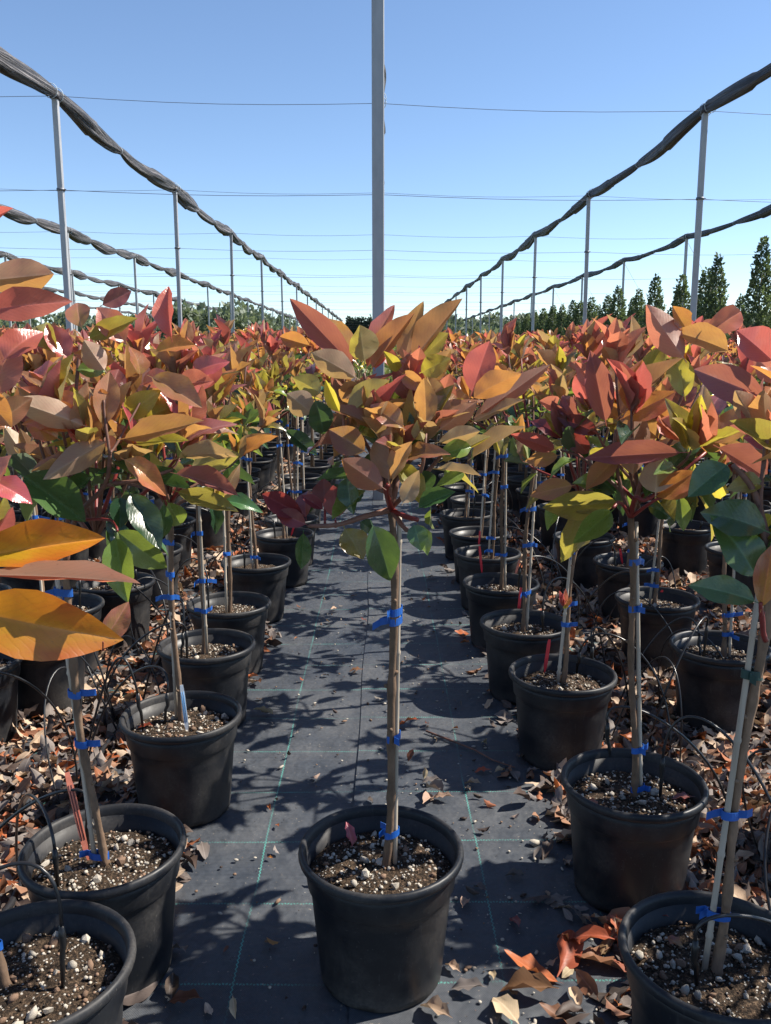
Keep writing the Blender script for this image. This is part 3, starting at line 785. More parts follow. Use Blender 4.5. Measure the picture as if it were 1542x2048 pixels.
def hand_twigs(root, spec, conv, zc, mat=None):
    org = root.location
    for k, (pts, r0, r1, m) in enumerate(spec):
        P = [at_depth(*conv(a, b), zc + dz) - org for (a, b, dz) in pts]
        if len(P) == 2: P = [P[0], (P[0]+P[1])/2 + Vector((0, 0, -.008)), P[1]]
        # smooth
        Q = []
        for i in range(len(P)-1):
            p0 = P[max(i-1, 0)]; p1 = P[i]; p2 = P[i+1]; p3 = P[min(i+2, len(P)-1)]
            for j in range(4):
                t = j/4; Q.append(.5*((2*p1) + (p2-p0)*t + (2*p0-5*p1+4*p2-p3)*t*t + (3*p1-p0-3*p2+p3)*t**3))
        Q.append(P[-1]); g = random.Random(k); n = len(Q)
        mb = MB(); mb.tube(Q, [(r0 + (r1-r0)*i/(n-1))*g.uniform(.9, 1.15) for i in range(n)], 8)
        link('branch', mb.mesh('branch', m or TWIG), root)
def filler(root, g, head, n, rad, top, drop=()):
    lv, tw = crown(g, head, n, rad, top); add_twigs(root, tw)
    for (b, dd, nr, L, W, c, var) in lv: put_leaf(root, leaf_matrix(b, dd, nr, L, W), c, var)

# --- the tree on the path
root, x, y, g = roots['C']; zc = 1.435
cz = lambda a, b: (500 + a/2.57, 560 + b/2.57)
headw = at_depth(*cz(728, 1180), zc) - root.location
p_base = at_depth(771, 1700, 1.58) - root.location
head = add_stem(root, g, headw.z, (headw.x-p_base.x, headw.y), (.285, .477, .695, .712), 3, cane_side=.15, base=Vector((p_base.x, 0, 0)))
spec = [
 (560,470,222,120,125,'purple',.02), (560,440,375,180,120,'bronze',.05), (590,480,735,105,100,'coral',.06), (590,430,560,235,150,'yellow',-.02,1),
 (610,480,830,165,110,'orange',.02,1), (565,515,300,345,130,'tan',-.04,1), (540,430,465,240,80,'bronze',.08),
 (825,440,1070,92,130,'orange',.0,1), (830,460,1015,265,110,'olive',.04,1), (790,440,838,125,120,'bronze',.03,1), (870,480,1010,410,110,'yellow',-.05),
 (770,470,700,380,60,'yellow',.0), (770,470,900,560,80,'bronze',-.03), (740,480,690,330,70,'coral',.09), (640,470,690,300,80,'red',.10),
 (330,690,195,585,130,'tan',-.05,1), (330,600,400,815,120,'dgreen',-.08), (465,690,385,520,60,'yellow',-.06), (485,720,710,505,125,'olive',-.04,1),
 (370,590,250,495,110,'olive',-.02,1), (330,500,290,400,60,'purple',.0), (690,640,560,775,60,'lgreen',-.03), (320,340,170,300,80,'orange',.12),
 (605,890,408,765,140,'bronze',-.11), (800,770,622,630,120,'bronze',-.10), (700,1080,470,920,140,'orange',-.12,1), (715,1050,700,765,150,'bronze',-.10,1), (725,1050,820,800,100,'bronze',-.09,1),
 (780,1160,860,1005,90,'tan',-.13,1), (905,765,905,492,110,'bronze',-.06,1), (960,780,1160,625,100,'orange',-.05,1), (960,900,1155,845,90,'lgreen',-.08),
 (940,970,1190,985,60,'tan',-.09,1), (950,840,1185,770,80,'tan',-.06,1), (895,830,848,735,70,'yellow',-.09,1), (970,940,1215,800,100,'yellow',-.04,1), (1120,930,1392,720,90,'tan',.0,1),
 (880,970,910,1095,110,'dgreen',-.05), (850,1180,1047,1080,90,'green',-.09), (1110,985,970,1050,60,'lgreen',-.06), (900,900,800,560,90,'olive',-.02,1),
 (1135,600,1225,308,150,'red',.0,1), (1130,620,1370,450,130,'orange',-.02,1), (1150,710,1540,445,100,'coral',.02,1), (1130,610,1070,470,50,'orange',.0), (1130,740,1385,600,80,'tan',.03,1),
 (1005,660,1060,570,45,'tan',.02), (1120,700,990,560,80,'yellow',.03), (1000,700,1130,560,80,'bronze',.08),
 (290,1220,60,1100,110,'darkred',-.02), (290,1235,262,1040,110,'darkred',-.01), (385,1165,372,1015,100,'darkred',-.01), (440,1235,440,1060,125,'darkred',-.04,1), (385,1185,262,1100,60,'darkred',-.03), (300,1262,130,1185,90,'darkred',-.03),
 (620,1235,748,1562,160,'green',-.15), (480,1265,575,1432,140,'olive',-.08), (275,1285,262,1472,80,'green',-.04), (840,1250,880,1372,100,'green',-.10), (860,1250,925,1392,80,'lgreen',-.08),
 (500,1000,500,1175,105,'green',-.05), (930,1170,922,1295,40,'lgreen',-.04), (700,880,560,1000,90,'green',.02), (640,900,760,640,90,'green',.05), (760,700,850,560,90,'dgreen',.06), (700,680,760,540,80,'lgreen',.06),
 (620,1000,330,1010,70,'green',.05), (560,1240,640,1290,70,'dgreen',-.02), (540,1150,590,1090,50,'green',.02), (560,770,440,640,70,'tan',.0), (1000,960,1060,1080,60,'lgreen',.0),
 (170,760,335,900,80,'dgreen',.10), (640,520,480,600,70,'tan',.03), (700,740,640,610,80,'olive',.03), (880,640,1000,520,70,'coral',.07), (520,560,420,440,80,'bronze',.05),
]
hand_leaves(root, g, spec, cz, zc, 1/2.57)
hand_twigs(root, [
 ([(728,1180,0), (590,1215,-.03), (450,1258,-.04), (300,1265,-.03)], .0055, .003, None), ([(728,1180,0), (700,1090,-.08), (710,1050,-.10)], .005, .0035, RTWIG),
 ([(728,1185,0), (800,1215,-.05), (860,1232,-.09)], .005, .0035, RTWIG), ([(700,1090,-.08), (600,1045,-.04), (500,960,-.03), (480,700,-.05)], .004, .0022, None),
 ([(728,1170,0), (840,1050,-.05), (890,940,-.08), (905,790,-.07)], .0042, .002, None), ([(728,1170,0), (690,900,.02), (620,650,.02), (585,480,0)], .0048, .0024, None),
 ([(728,1170,0), (790,850,.03), (815,600,.02), (825,450,.02)], .0048, .0024, None), ([(728,1170,0), (900,1000,.02), (1040,820,.01), (1130,620,0)], .0046, .0022, None),
 ([(440,1258,-.04), (440,1235,-.04)], .0022, .0018, RTWIG), ([(728,1185,0), (790,1270,-.06), (815,1290,-.08)], .0045, .003, None), ([(385,1250,-.03), (385,1165,-.02)], .0022, .0018, RTWIG),
], cz, zc)
filler(root, g, headw + Vector((.0, .05, .06)), 8, .19, .20)

# --- first tree of the left row, the one with the pink tag
root, x, y, g = roots['L1']; zc = 1.44; cl = lambda a, b: (a/2, 560 + b/2)
headw = at_depth(128, 1130, zc+.02) - root.location; pb = at_depth(205, 1700, 1.58) - root.location
head = add_stem(root, g, headw.z, (headw.x-pb.x, headw.y), (.235, .463, .558, .745), 3, cane_side=3.3, base=Vector((pb.x, 0, 0)))
spec = [
 (70,770,345,955,150,'green',-.06), (510,840,642,1062,110,'dgreen',-.10), (480,860,482,988,85,'dgreen',-.10), (450,990,665,1168,120,'lgreen',-.08), (460,1010,500,1282,112,'lgreen',-.12),
 (655,880,660,1062,60,'green',.0), (665,880,745,1012,80,'lgreen',.02), (440,640,205,765,100,'tan',-.06,1), (480,710,682,820,90,'orange',-.08), (410,600,440,362,95,'bronze',-.06),
 (470,640,812,575,92,'bronze',-.06), (460,662,738,622,75,'yellow',-.02), (690,720,962,640,85,'tan',.0,1), (750,750,958,690,90,'olive',.02,1), (680,770,962,832,82,'purple',-.03), (690,840,945,930,72,'olive',-.04),
 (590,380,808,492,110,'bronze',.0), (560,390,560,252,82,'orange',.0), (425,370,335,245,90,'tan',.0,1), (690,250,645,12,82,'red',.04), (510,262,392,105,105,'coral',.03), (400,105,518,48,70,'purple',.05),
 (340,240,548,160,72,'olive',.02), (610,290,782,240,62,'orange',.04), (360,592,45,470,105,'tan',-.06,1), (380,600,80,560,80,'orange',-.03), (250,420,110,330,90,'coral',.0), (300,360,420,350,70,'lgreen',.02),
 (280,330,190,170,90,'red',.04), (330,200,290,60,90,'bronze',.05), (240,300,120,160,90,'olive',.03), (470,330,300,290,80,'orange',.04), (560,420,690,380,80,'coral',.03), (500,480,600,560,80,'tan',-.02),
 (480,560,620,450,90,'yellow',-.01), (300,560,200,430,100,'coral',-.02), (170,560,60,640,80,'bronze',-.02), (240,640,120,560,90,'orange',-.04), (420,500,480,350,80,'purple',.05), (350,480,220,460,80,'olive',.0),
 (560,560,700,500,90,'olive',.04), (520,640,600,760,70,'green',.02), (380,780,260,860,80,'green',-.03), (300,700,160,700,80,'lgreen',.02), (430,760,330,820,80,'dgreen',.0), (620,700,560,600,90,'lgreen',.06),
 (400,420,330,330,80,'bronze',.06), (600,500,640,400,80,'bronze',.07), (700,420,850,400,90,'coral',.08), (760,380,880,300,80,'red',.1), (700,620,740,480,70,'purple',.08),
]
hand_leaves(root, g, spec, cl, zc, .5)
hand_twigs(root, [([(262,1140,.02), (300,960,.0), (420,820,-.03), (440,690,-.06)], .0055, .003, None), ([(420,820,-.03), (560,800,-.03), (690,760,0)], .004, .0025, None), ([(440,690,-.06), (470,650,-.05), (600,420,.0)], .0026, .0016, TWIG),
 ([(262,1140,.02), (280,800,.02), (300,500,.02), (320,260,.03)], .005, .0025, None), ([(300,900,.01), (180,720,0), (150,560,-.02)], .004, .002, None), ([(440,700,-.06), (420,560,-.06), (415,480,-.06)], .0026, .0018, TWIG), ([(300,960,0), (440,960,-.07), (470,1005,-.1)], .003, .002, RTWIG)], cl, zc)

filler(root, g, headw + Vector((.03, .08, .06)), 11, .24, .36)

# --- nearest tree on the left, its crown partly in front of the lens
root, x, y, g = roots['L0']; zc = 1.0; cp = lambda a, b: (a, b)
pb = at_depth(48, 1985, 1.36) - root.location
head = add_stem(root, g, .80, (-.10, -.03), (.285, .50, .68), 3, cane_side=3.5, base=Vector((pb.x, 0, 0)), cane_lean=(-.09, -.03))
spec = [
 (-75,1120,203,1068,88,'amber',-.05), (-70,1150,312,1150,40,'coral',-.07,1), (-80,1215,206,1284,125,'amber',-.10), (203,1290,258,1206,46,'bronze',.0),
 (-60,565,112,547,66,'bronze',-.02,1), (-45,625,127,592,62,'red',-.04), (5,725,64,640,62,'red',-.02), (-35,1005,28,918,62,'coral',.0), (-30,800,30,690,70,'coral',.0),
 (-40,445,30,418,24,'red',.02), (-30,860,60,800,50,'bronze',.04), (-60,760,22,850,60,'orange',.0), (-20,960,60,990,50,'red',.03), (-90,680,40,760,70,'tan',.03),
]
hand_leaves(root, g, spec, cp, zc, 1.0)
hand_twigs(root, [([(-130,1300,.03), (-110,1210,.0), (-80,1200,-.08)], .005, .003, None), ([(-130,1300,.03), (-100,1000,.0), (-40,800,.0), (-40,640,-.02)], .006, .003, None), ([(-100,1180,.0), (-75,1135,-.05)], .003, .002, RTWIG), ([(206,1284,-.10), (203,1290,0.0)], .0008, .0008, RTWIG)], cp, zc)
filler(root, g, head + Vector((-.05, 0, .02)), 9, .20, .32)

# --- first trees of the right row
root, x, y, g = roots['R1']; zc = 1.70; cr = lambda a, b: (771 + a/2, 560 + b/2)
headw = at_depth(*cr(980, 950), zc) - root.location; pb = at_depth(1263, 1590, 1.86) - root.location
head = add_stem(root, g, headw.z, (headw.x-pb.x, headw.y), (.235, .326, .637, .735), 3, cane_side=.25, base=Vector((pb.x, 0, 0)))
spec = [
 (905,910,636,1092,130,'olive',-.08), (915,915,760,1047,90,'lgreen',-.10), (950,885,632,912,110,'olive',-.06), (1215,690,800,702,92,'purple',-.10), (885,590,822,285,100,'purple',-.02), (925,560,1142,298,100,'bronze',.0,1),  # second leaf, light green, paints the sunlit half of the first
 (930,562,1168,450,92,'orange',-.03), (990,805,1000,490,135,'bronze',-.04,1), (1080,865,1090,700,130,'tan',-.08,1), (1060,872,1248,768,100,'orange',-.06), (1285,690,1078,488,112,'orange',-.04), (1280,655,1515,508,110,'bronze',-.02,1),
 (1200,485,1165,278,92,'yellow',.02), (1205,330,1050,102,112,'coral',.0,1), (1255,225,1436,118,95,'coral',.03), (1390,292,1162,185,100,'bronze',.0), (1215,210,1143,108,72,'orange',.05), (1270,645,1300,398,120,'purple',.0),
 (1310,660,1545,790,110,'purple',-.08), (1175,850,1195,1002,62,'lgreen',-.05), (690,682,508,618,62,'red',.06), (720,642,590,535,62,'darkred',.08), (720,532,618,478,62,'coral',.08), (700,700,560,730,60,'bronze',.08),
 (770,560,700,460,70,'purple',.05), (800,600,740,520,70,'red',.07), (860,620,700,540,70,'darkred',.04), (940,700,800,830,80,'bronze',.0), (760,820,590,850,80,'bronze',.05), (1000,560,1100,500,80,'tan',.04),
 (1080,560,1180,620,90,'coral',-.03), (1150,520,1240,420,80,'purple',.05), (860,450,760,330,70,'coral',.09), (1020,420,1110,260,80,'olive',.08), (1100,640,1010,560,80,'bronze',.02), (1060,740,940,600,100,'tan',.03,1),
 (1030,880,1130,720,90,'green',.02), (1130,760,1240,640,90,'green',.03), (930,860,820,760,90,'dgreen',.05), (880,830,760,800,70,'lgreen',.06), (1040,900,1150,930,70,'dgreen',-.02), (1120,960,1160,990,60,'green',-.05),
 (720,860,640,990,60,'lgreen',.08), (820,700,720,600,70,'darkred',.06), (980,600,870,500,80,'orange',.06), (900,420,980,300,70,'bronze',.1),
]
hand_leaves(root, g, spec, cr, zc, .5)
hand_twigs(root, [([(980,950,0), (1000,870,-.05), (1060,872,-.06), (1280,690,-.05)], .0052, .003, RTWIG), ([(980,950,0), (930,780,.0), (920,600,-.02)], .005, .0028, None), ([(980,950,0), (940,890,-.05), (910,912,-.08)], .004, .003, RTWIG),
 ([(980,950,0), (1060,700,.03), (1180,480,.02), (1210,330,.02)], .005, .0024, None), ([(960,860,0), (800,720,.04), (700,680,.06)], .004, .002, None), ([(1040,760,.02), (1160,620,.0), (1280,400,.02)], .0035, .002, None), ([(980,950,0), (1080,880,-.06), (1175,850,-.05)], .004, .002, RTWIG)], cr, zc)

filler(root, g, headw + Vector((.04, .08, .05)), 10, .24, .36)

root, x, y, g = roots['R0']; zc = 1.18
pb = at_depth(1425, 1905, 1.33) - root.location; headw = at_depth(1545, 1130, zc) - root.location
head = add_stem(root, g, headw.z, (headw.x-pb.x, headw.y), (.315, .48, .70), 3, cane_side=3.0, base=Vector((pb.x, .0, 0)), gtie=2)
spec = [
 (1545,1015,1262,882,150,'green',-.02), (1495,1205,1368,955,150,'green',.0), (1500,1295,1230,1188,112,'green',-.06), (1500,1330,1545,1075,92,'orange',-.06), (1380,730,1218,852,120,'green',.02),
 (1545,482,1218,348,130,'purple',.04), (1560,335,1412,188,130,'red',.05), (1480,560,1545,400,90,'orange',.05), (1600,640,1450,620,90,'red',.04), (1520,820,1380,800,90,'olive',.02), (1600,700,1400,560,100,'olive',.04),
 (1560,930,1430,1090,90,'yellow',.03), (1600,420,1470,300,90,'coral',.06), (1460,1110,1380,1130,70,'dgreen',.05), (1540,600,1430,470,100,'coral',.06),
]
hand_leaves(root, g, spec, cr, zc, .5)
hand_twigs(root, [([(1548,1140,0), (1480,860,.02), (1390,740,.02)], .006, .0035, None), ([(1548,1140,0), (1510,1010,.0), (1500,860,.02), (1545,480,.04)], .005, .003, None), ([(1510,1330,-.05), (1500,1290,-.06)], .003, .0025, RTWIG), ([(1548,1140,0), (1600,900,.02), (1600,640,.04)], .005, .003, None), ([(1520,1440,-.02), (1505,1330,-.05)], .0045, .003, RTWIG)], cr, zc)
filler(root, g, head + Vector((.10, .02, .05)), 9, .2, .3)

# ------------------------------------------------------------------ shade-net structure
POST_H, WIRE_H = 5.13, 3.70; SX = {-5: -26.8, -4: -21.4, -3: -16.0, -2: -10.6, -1: -5.16, 0: -.012, 1: 5.50, 2: 11.05}
SHEAR = .075; ROW0, ROWS = 6.95, 8.16
def post_y(X, r): return ROW0 + ROWS*r + SHEAR*X
LINE_TXT = {-5: 'fifth line out on the side without conifers', -4: 'fourth line out on the side without conifers', -3: 'third line out on the side without conifers', -2: 'second line out on the side without conifers',
            -1: 'first line left of the path post', 0: 'line straight down the path', 1: 'first line towards the conifers', 2: 'outermost line among the conifers'}
def bevel_post():
    a, b = .045, .039; ring = [(a, -b), (a, b), (b, a), (-b, a), (-a, b), (-a, -b), (-b, -a), (b, -a)]
    v = [(p[0], p[1], z) for z in (-.02, 1.3, 2.6, 3.9, POST_H) for p in ring]; f = []
    for i in range(4):
        for j in range(8): f.append((i*8+j, i*8+(j+1) % 8, (i+1)*8+(j+1) % 8, (i+1)*8+j))
    f.append(tuple(32+j for j in range(8))); return mesh_of('shaft', v, f, False, [GALV])
SHAFT = bevel_post()
mb = MB(); mb.tube([(0, 0, -.02), (0, 0, .02)], .070, 10); mb.tube([(.06, -.02, 0), (.095, -.03, 0)], .008, 6); CLAMP = mb.mesh('wire_clamp', WIRE)
mb = MB(); mb.box((0, 0, .05), (.13, .13, .10)); mb.tube([(0, -.06, .07), (0, .06, .07)], .03, 8); CAP = mb.mesh('post_cap', NET)
NROW = 15
rg = random.Random(77)
for li, X in SX.items():
    for r in range(-1 if li == 99 else 0, NROW):
        y = post_y(X, r) - (.25 if (li == 0 and r == 0) else 0)
        if abs(X) > .47*y + 1.2: continue
        if li == 0 and r == 0: lab, grp = 'tall galvanised post standing on the path behind the lone potted tree', None
        else: lab, grp = 'slim galvanised post holding up a furled net, %s' % LINE_TXT[li], 'net posts, %s' % LINE_TXT[li]
        e = empty('net_post', (X, y, 0), lab, 'post', grp)
        e.rotation_euler = (rg.gauss(0, .004), rg.gauss(0, .004), rg.gauss(0, .04)) if not (li == 0 and r == 0) else (0, 0, 0)
        link('shaft', SHAFT, e)
        for z in (WIRE_H,):
            c = link('wire_clamp', CLAMP, e); c.location.z = z
        c = link('post_cap', CAP, e); c.location.z = POST_H-.06
        if li == 2 and r < 8:
            gm = MB(); gm.tube([(0, 0, POST_H-.1), (3.1, .0, -.004)], .006, 4); link('guy_wire', gm.mesh('guy_wire', WIRE), e)
def net_line(li, X):
    """furled net: a lobed, twisting roll, pinched where it is tied"""
    g = random.Random(300+li); y0 = -1.5 if abs(X) > 1 else 1.5; y0 = max(y0, (abs(X)-3)/.55); y1 = post_y(X, NROW-1)
    ties = []; y = post_y(X, -1)
    while y < y1+.1:
        for k, fr in enumerate((0, .48 + g.uniform(-.05, .06)) if (li > 0 or y < 22) else (0, .3+g.uniform(-.05, .05), .64+g.uniform(-.05, .05))):
            ties.append((y + ROWS*fr, .074 if k == 0 else .038))
        y += ROWS
    n = 30; V = []; Fq = []; U = []; yy = y0; i = 0; fat = .100 if li < 0 else .070
    tw0 = g.uniform(0, 6.28); lob = [g.uniform(0, 6.28) for _ in range(3)]
    while yy < y1:
        a = max([t for t in ties if t[0] <= yy], default=ties[0]); b = min([t for t in ties if t[0] > yy], default=ties[-1])
        s = (yy-a[0])/max(.01, b[0]-a[0]); s = min(1, max(0, s)); bel = math.sin(math.pi*s)**.55
        pr = a[1] if s < .5 else b[1]; seg = int(a[0]*10) % 97
        r = pr + (fat*(1 + .25*math.sin(seg)) - pr*.4)*bel
        ph = ((yy - ROW0 - SHEAR*X)/ROWS) % 1.0; sag = .12*math.sin(math.pi*ph)
        zc_ = POST_H + .04 - sag - .02*bel - r*.25*bel; xc = X + .025*math.sin(yy*1.7+seg)
        tw = tw0 + yy*(.55 if li <= 0 else .25) + seg
        for j in range(n):
            an = 2*math.pi*j/n
            rr = r*(1 + .14*math.cos(2*(an-tw)+lob[0]) + .10*math.cos(5*(an-tw*.8)+lob[1]) + .06*math.cos(9*an+lob[2]+yy*.5+seg))
            V.append((xc + rr*math.cos(an)*.82, yy, zc_ + rr*math.sin(an)*1.15)); U.append((j/n, yy))
        yy += .15 if yy < 40 else .4; i += 1
    for k in range(i-1):
        for j in range(n):
            Fq.append((k*n+j, k*n+(j+1) % n, (k+1)*n+(j+1) % n, (k+1)*n+j))
    e = empty('furled_net', (X, 0, 0), 'black furled shade net, %s' % LINE_TXT[li], 'shade net')
    me = mesh_of('net_roll', [(p[0]-X, p[1], p[2]) for p in V], Fq, True, [NET], None, U); link('net_roll', me, e)
    for (ty, rr) in ties:
        if ty < max(y0+.3, abs(X)/.47 - 1) or ty > 48: continue
        for off in ((-.13, .13) if rr > .05 else (0,)):
            ph = ((ty + off - ROW0 - SHEAR*X)/ROWS) % 1.0; z = POST_H + .04 - .12*math.sin(math.pi*ph)
            tm = MB(); q = []
            for j in range(13): a = 2*math.pi*j/12; q.append((.025*math.sin((ty)*1.7) + (rr*1.25+.012)*math.cos(a), ty+off, z - .01 + (rr*1.25+.02)*math.sin(a)))
            tm.tube(q, .006, 5, False); link('net_tie', tm.mesh('net_tie', PALET), e)
for li, X in SX.items(): net_line(li, X)
for r in range(0, NROW):
    for (z, nm) in ((POST_H-.02, 'top'), (WIRE_H, 'lower')):
        if r == 0: continue
        xs = sorted(SX.values()); pts = []
        for a, b in zip(xs[:-1], xs[1:]):
            for k in range(6):
                t = k/6; X = a+(b-a)*t; pts.append((X, post_y(X, r) + (.05 if nm == 'lower' else 0), z - .05*math.sin(math.pi*t)*(1 if nm == 'lower' else 1.3)))
        X = xs[-1]; pts.append((X, post_y(X, r) + (.05 if nm == 'lower' else 0), z))
        mb = MB(); mb.tube(pts, .0042 if r < 3 else .0048, 4)
        o = link('cross_wire', mb.mesh('cross_wire', WIRE))
        tag(o, 'thin steel wire strung crosswise between the posts, %s' % ('level with the net rolls' if nm == 'top' else 'clamped below the net rolls'), 'wire', 'cross wires, ' + nm)

# ------------------------------------------------------------------ plant tags, stones, shoots
def plant_tag(tip, foot, wd, mat, label, printm=None, curl=.0):
    tip, foot = Vector(tip), Vector(foot); d = (tip-foot); L = d.length; d.normalize()
    tocam = (Vector((0, 0, CAMH))-foot); tocam.z *= .3; s = d.cross(tocam.normalized()).normalized(); n = s.cross(d).normalized()
    e = empty('plant_tag', foot, label, 'plant tag')
    V = []; K = 7
    for i in range(K):
        t = i/(K-1); w_ = wd*(min(1, .25 + t*4) if t < .2 else 1)*(1 if t < .97 else .7); c = d*L*t + n*curl*math.sin(t*math.pi)
        for th in (-.0009, .0009):
            for sg in (-1, 1): V.append(c + s*sg*w_/2 + n*th)
    Fq = [(0, 1, 3, 2)] + [(4*(K-1), 4*(K-1)+2, 4*(K-1)+3, 4*(K-1)+1)]
    for i in range(K-1):
        a = 4*i; b = a+4; Fq += [(a, b, b+1, a+1), (a+2, a+3, b+3, b+2), (a, a+2, b+2, b), (a+1, b+1, b+3, a+3)]
    link('blade', mesh_of('blade', V, Fq, False, [mat]), e)
    if printm:
        for q in (-.22, .2):
            m2 = MB(); M = Matrix((s, d, n)).transposed(); m2.box(d*L*.55 + s*wd*q + n*(.0012 + curl*.98), (wd*.16, L*.62, .0006), M); link('printed_stripe', m2.mesh('printed_stripe', printm), e)
    return e
def tag_px(tx, ty, bx, by, key, wd, mat, label, printm=None):
    rt = roots[key][0].location; foot = on_plane(bx, by, .206+.008)
    zf = -(CAMM.transposed() @ (foot - Vector((0, 0, CAMH)))).z; tip = at_depth(tx, ty, zf - .01)
    plant_tag(tip, foot, wd, mat, label, printm)
tag_px(134, 1545, 177, 1722, 'L1', .0115, TAGP, 'faded pink and white plant tag stuck in the soil against the bamboo stake', TAGD)
tag_px(363, 1370, 375, 1467, 'L2', .0105, TAGW, 'white and blue striped plant tag upright in dark soil', TAGB)
tag_px(1099, 1279, 1089, 1345, 'R2', .0105, TAGR, 'red plant tag in the pot of the tree with a low red shoot')
tag_px(1042, 1175, 1036, 1234, 'R3', .0105, TAGR, 'bright red plant tag beside a dark stake, pot behind the low red shoot tree')
tag_px(959, 1092, 964, 1146, 'R4', .0100, TAGR, 'red plant tag at the path side of the pot that also holds an orange tag')
tag_px(1039, 1120, 1026, 1166, 'R4', .0090, TAGP, 'orange plant tag leaning in the pot that also holds a red tag')
tag_px(960, 1062, 957, 1100, 'R5', .0090, TAGR, 'thin dark red plant tag behind the pot with two tags')
tag_px(592, 1040, 582, 1072, 'L6', .0100, TAGR, 'small red plant tag leaning in the pot beyond the pale stone')
tag_px(1240, 1098, 1245, 1128, 'S3', .0095, TAGR, 'small red plant tag in a second row pot behind the drip hoops')
tag_px(1325, 1180, 1318, 1196, 'S2', .0090, TAGR, 'short red plant tag half buried in a second row pot')
# pale stone in the pot beyond
p = on_plane(514, 1113, .222); o = link('stone', PEBM[1].copy()); o.data.materials.clear(); o.data.materials.append(simple('pale_stone', (.62, .55, .40), .8, .2, .1)); o.location = p; o.scale = (.026, .022, .016)
tag(o, 'smooth cream-coloured stone lying on pot soil beside a stem', 'stone')
# small red shoot low on the stem of the tree with the red tag
root = roots['R2'][0]
for (bx, by, tx, ty, wd, c) in ((1126, 1216, 1120, 1180, 11, 'red'), (1126, 1216, 1133, 1176, 11, 'coral'), (1127, 1216, 1145, 1192, 12, 'orange'), (1126, 1218, 1138, 1205, 9, 'yellow')):
    z = 2.33; b = at_depth(bx, by, z); tpt = at_depth(tx, ty, z); put_leaf(root, leaf_matrix(b-root.location, tpt-b, Vector((0, -1, .3)), (tpt-b).length, wd*z/F), c, 1)

# ------------------------------------------------------------------ drip irrigation
mb = MB(); g = random.Random(8)
def pipe(X, y0, y1, label):
    pts = [(X + .03*math.sin(y*1.3) + g.uniform(-.006, .006), y, .0185 + .0015*math.sin(y*4)) for y in np.arange(y0, y1, .12)]
    m = MB(); m.tube(pts, .0085, 8); tag(link('irrigation_pipe', m.mesh('irrigation_pipe', TUBE)), label, 'pipe')
pipe(-.80, .9, 16, 'black irrigation pipe on the mat between the two pot rows left of the path')
pipe(.80, .9, 16, 'black irrigation pipe in leaf litter between the two pot rows right of the path')
DRIP = simple('dripper_plastic', (.012, .012, .013), .4, .5, .2, 40, .1, .001)
def drip(src, foot, hgt, g, label, grp=None, extra=.0):
    """tube from the pipe arching into a pot, ending on a spike"""
    src, foot = Vector(src), Vector(foot); e = empty('drip_line', foot, label, 'drip tube', grp)
    a = src - foot; top = Vector((0, 0, hgt)); lean = Vector((g.uniform(-.012, .012), g.uniform(-.012, .012), 0))
    tp_ = top + lean
    sidev = Vector((g.uniform(-.12, .12), g.uniform(-.12, .12), 0))
    P = bez(tp_, tp_ + Vector((0, 0, .10 + extra)) + lean*3, a + Vector((0, 0, .24 + extra)) + sidev, a, 22)
    m = MB(); m.tube(P, .0031, 6); link('tube', m.mesh('tube', TUBE), e)
    m = MB(); m.tube([(0, 0, -.03), lean*.5 + Vector((0, 0, hgt*.5)), tp_ - Vector((0, 0, .03)), tp_ - Vector((0, 0, .012)), tp_ + Vector((0, 0, .004))], [.0022, .0042, .0046, .0060, .0040], 8)
    link('dripper_spike', m.mesh('dripper_spike', DRIP), e)
drip_lab = {'L0': 'thick black drip tube hooked over the pot of the orange-leaved left tree', 'L2': 'drip tube ending beside the blue and white tag', 'L1': 'drip tube ending in the pot with the pink tag', 'R0': 'black dripper on a short spike in the pot with the leaning stake', 'R1': 'drip tube and spike in the pot between leaning stake and first red tag', 'R2': 'black drip spike in the red tag pot with the stem shoot'}
for key, v_ in list(roots.items()):
    root, x, y, g0 = v_; g = random.Random(int(abs(x)*9999)+int(y*77))
    if key == 'C' or math.hypot(x, y) > 5.6 or abs(x) > 2.6: continue
    px_ = (.80 if x > 0 else -.80) if abs(x) < 1.3 else (1.9 if x > 0 else -1.9)
    for rep in range(2 if (key in ('L1', 'L2', 'R1', 'R2', 'S1', 'K1', 'L3')) else 1):
        sgn = 1 if px_ > x else -1
        a = g.uniform(-.9, .9) if sgn > 0 else math.pi + g.uniform(-.9, .9); rr = g.uniform(.05, .095); foot = (x + rr*math.cos(a), y + rr*math.sin(a), .214)
        if key == 'R0': foot = on_plane(1395, 1975, .214)
        if key == 'L0': foot = on_plane(125, 1980, .214)
        if key == 'R1': foot = on_plane(*((1222, 1535), (1320, 1600))[rep], .214)
        if key == 'R2': foot = on_plane(*((1152, 1345), (1190, 1340))[rep], .214)
        src = (px_ + g.uniform(-.04, .04), y + g.uniform(-.35, .35), .02)
        lab = drip_lab.get(key) if rep == 0 else None
        drip(src, foot, g.uniform(.06, .12), g, lab or ('thin black drip tube arching out of the litter into a pot, %s' % ('side without the conifers' if x < 0 else 'conifer side')), None if lab else ('drip tubes, %s' % ('side without conifers' if x < 0 else 'conifer side')), g.uniform(-.02, .12))
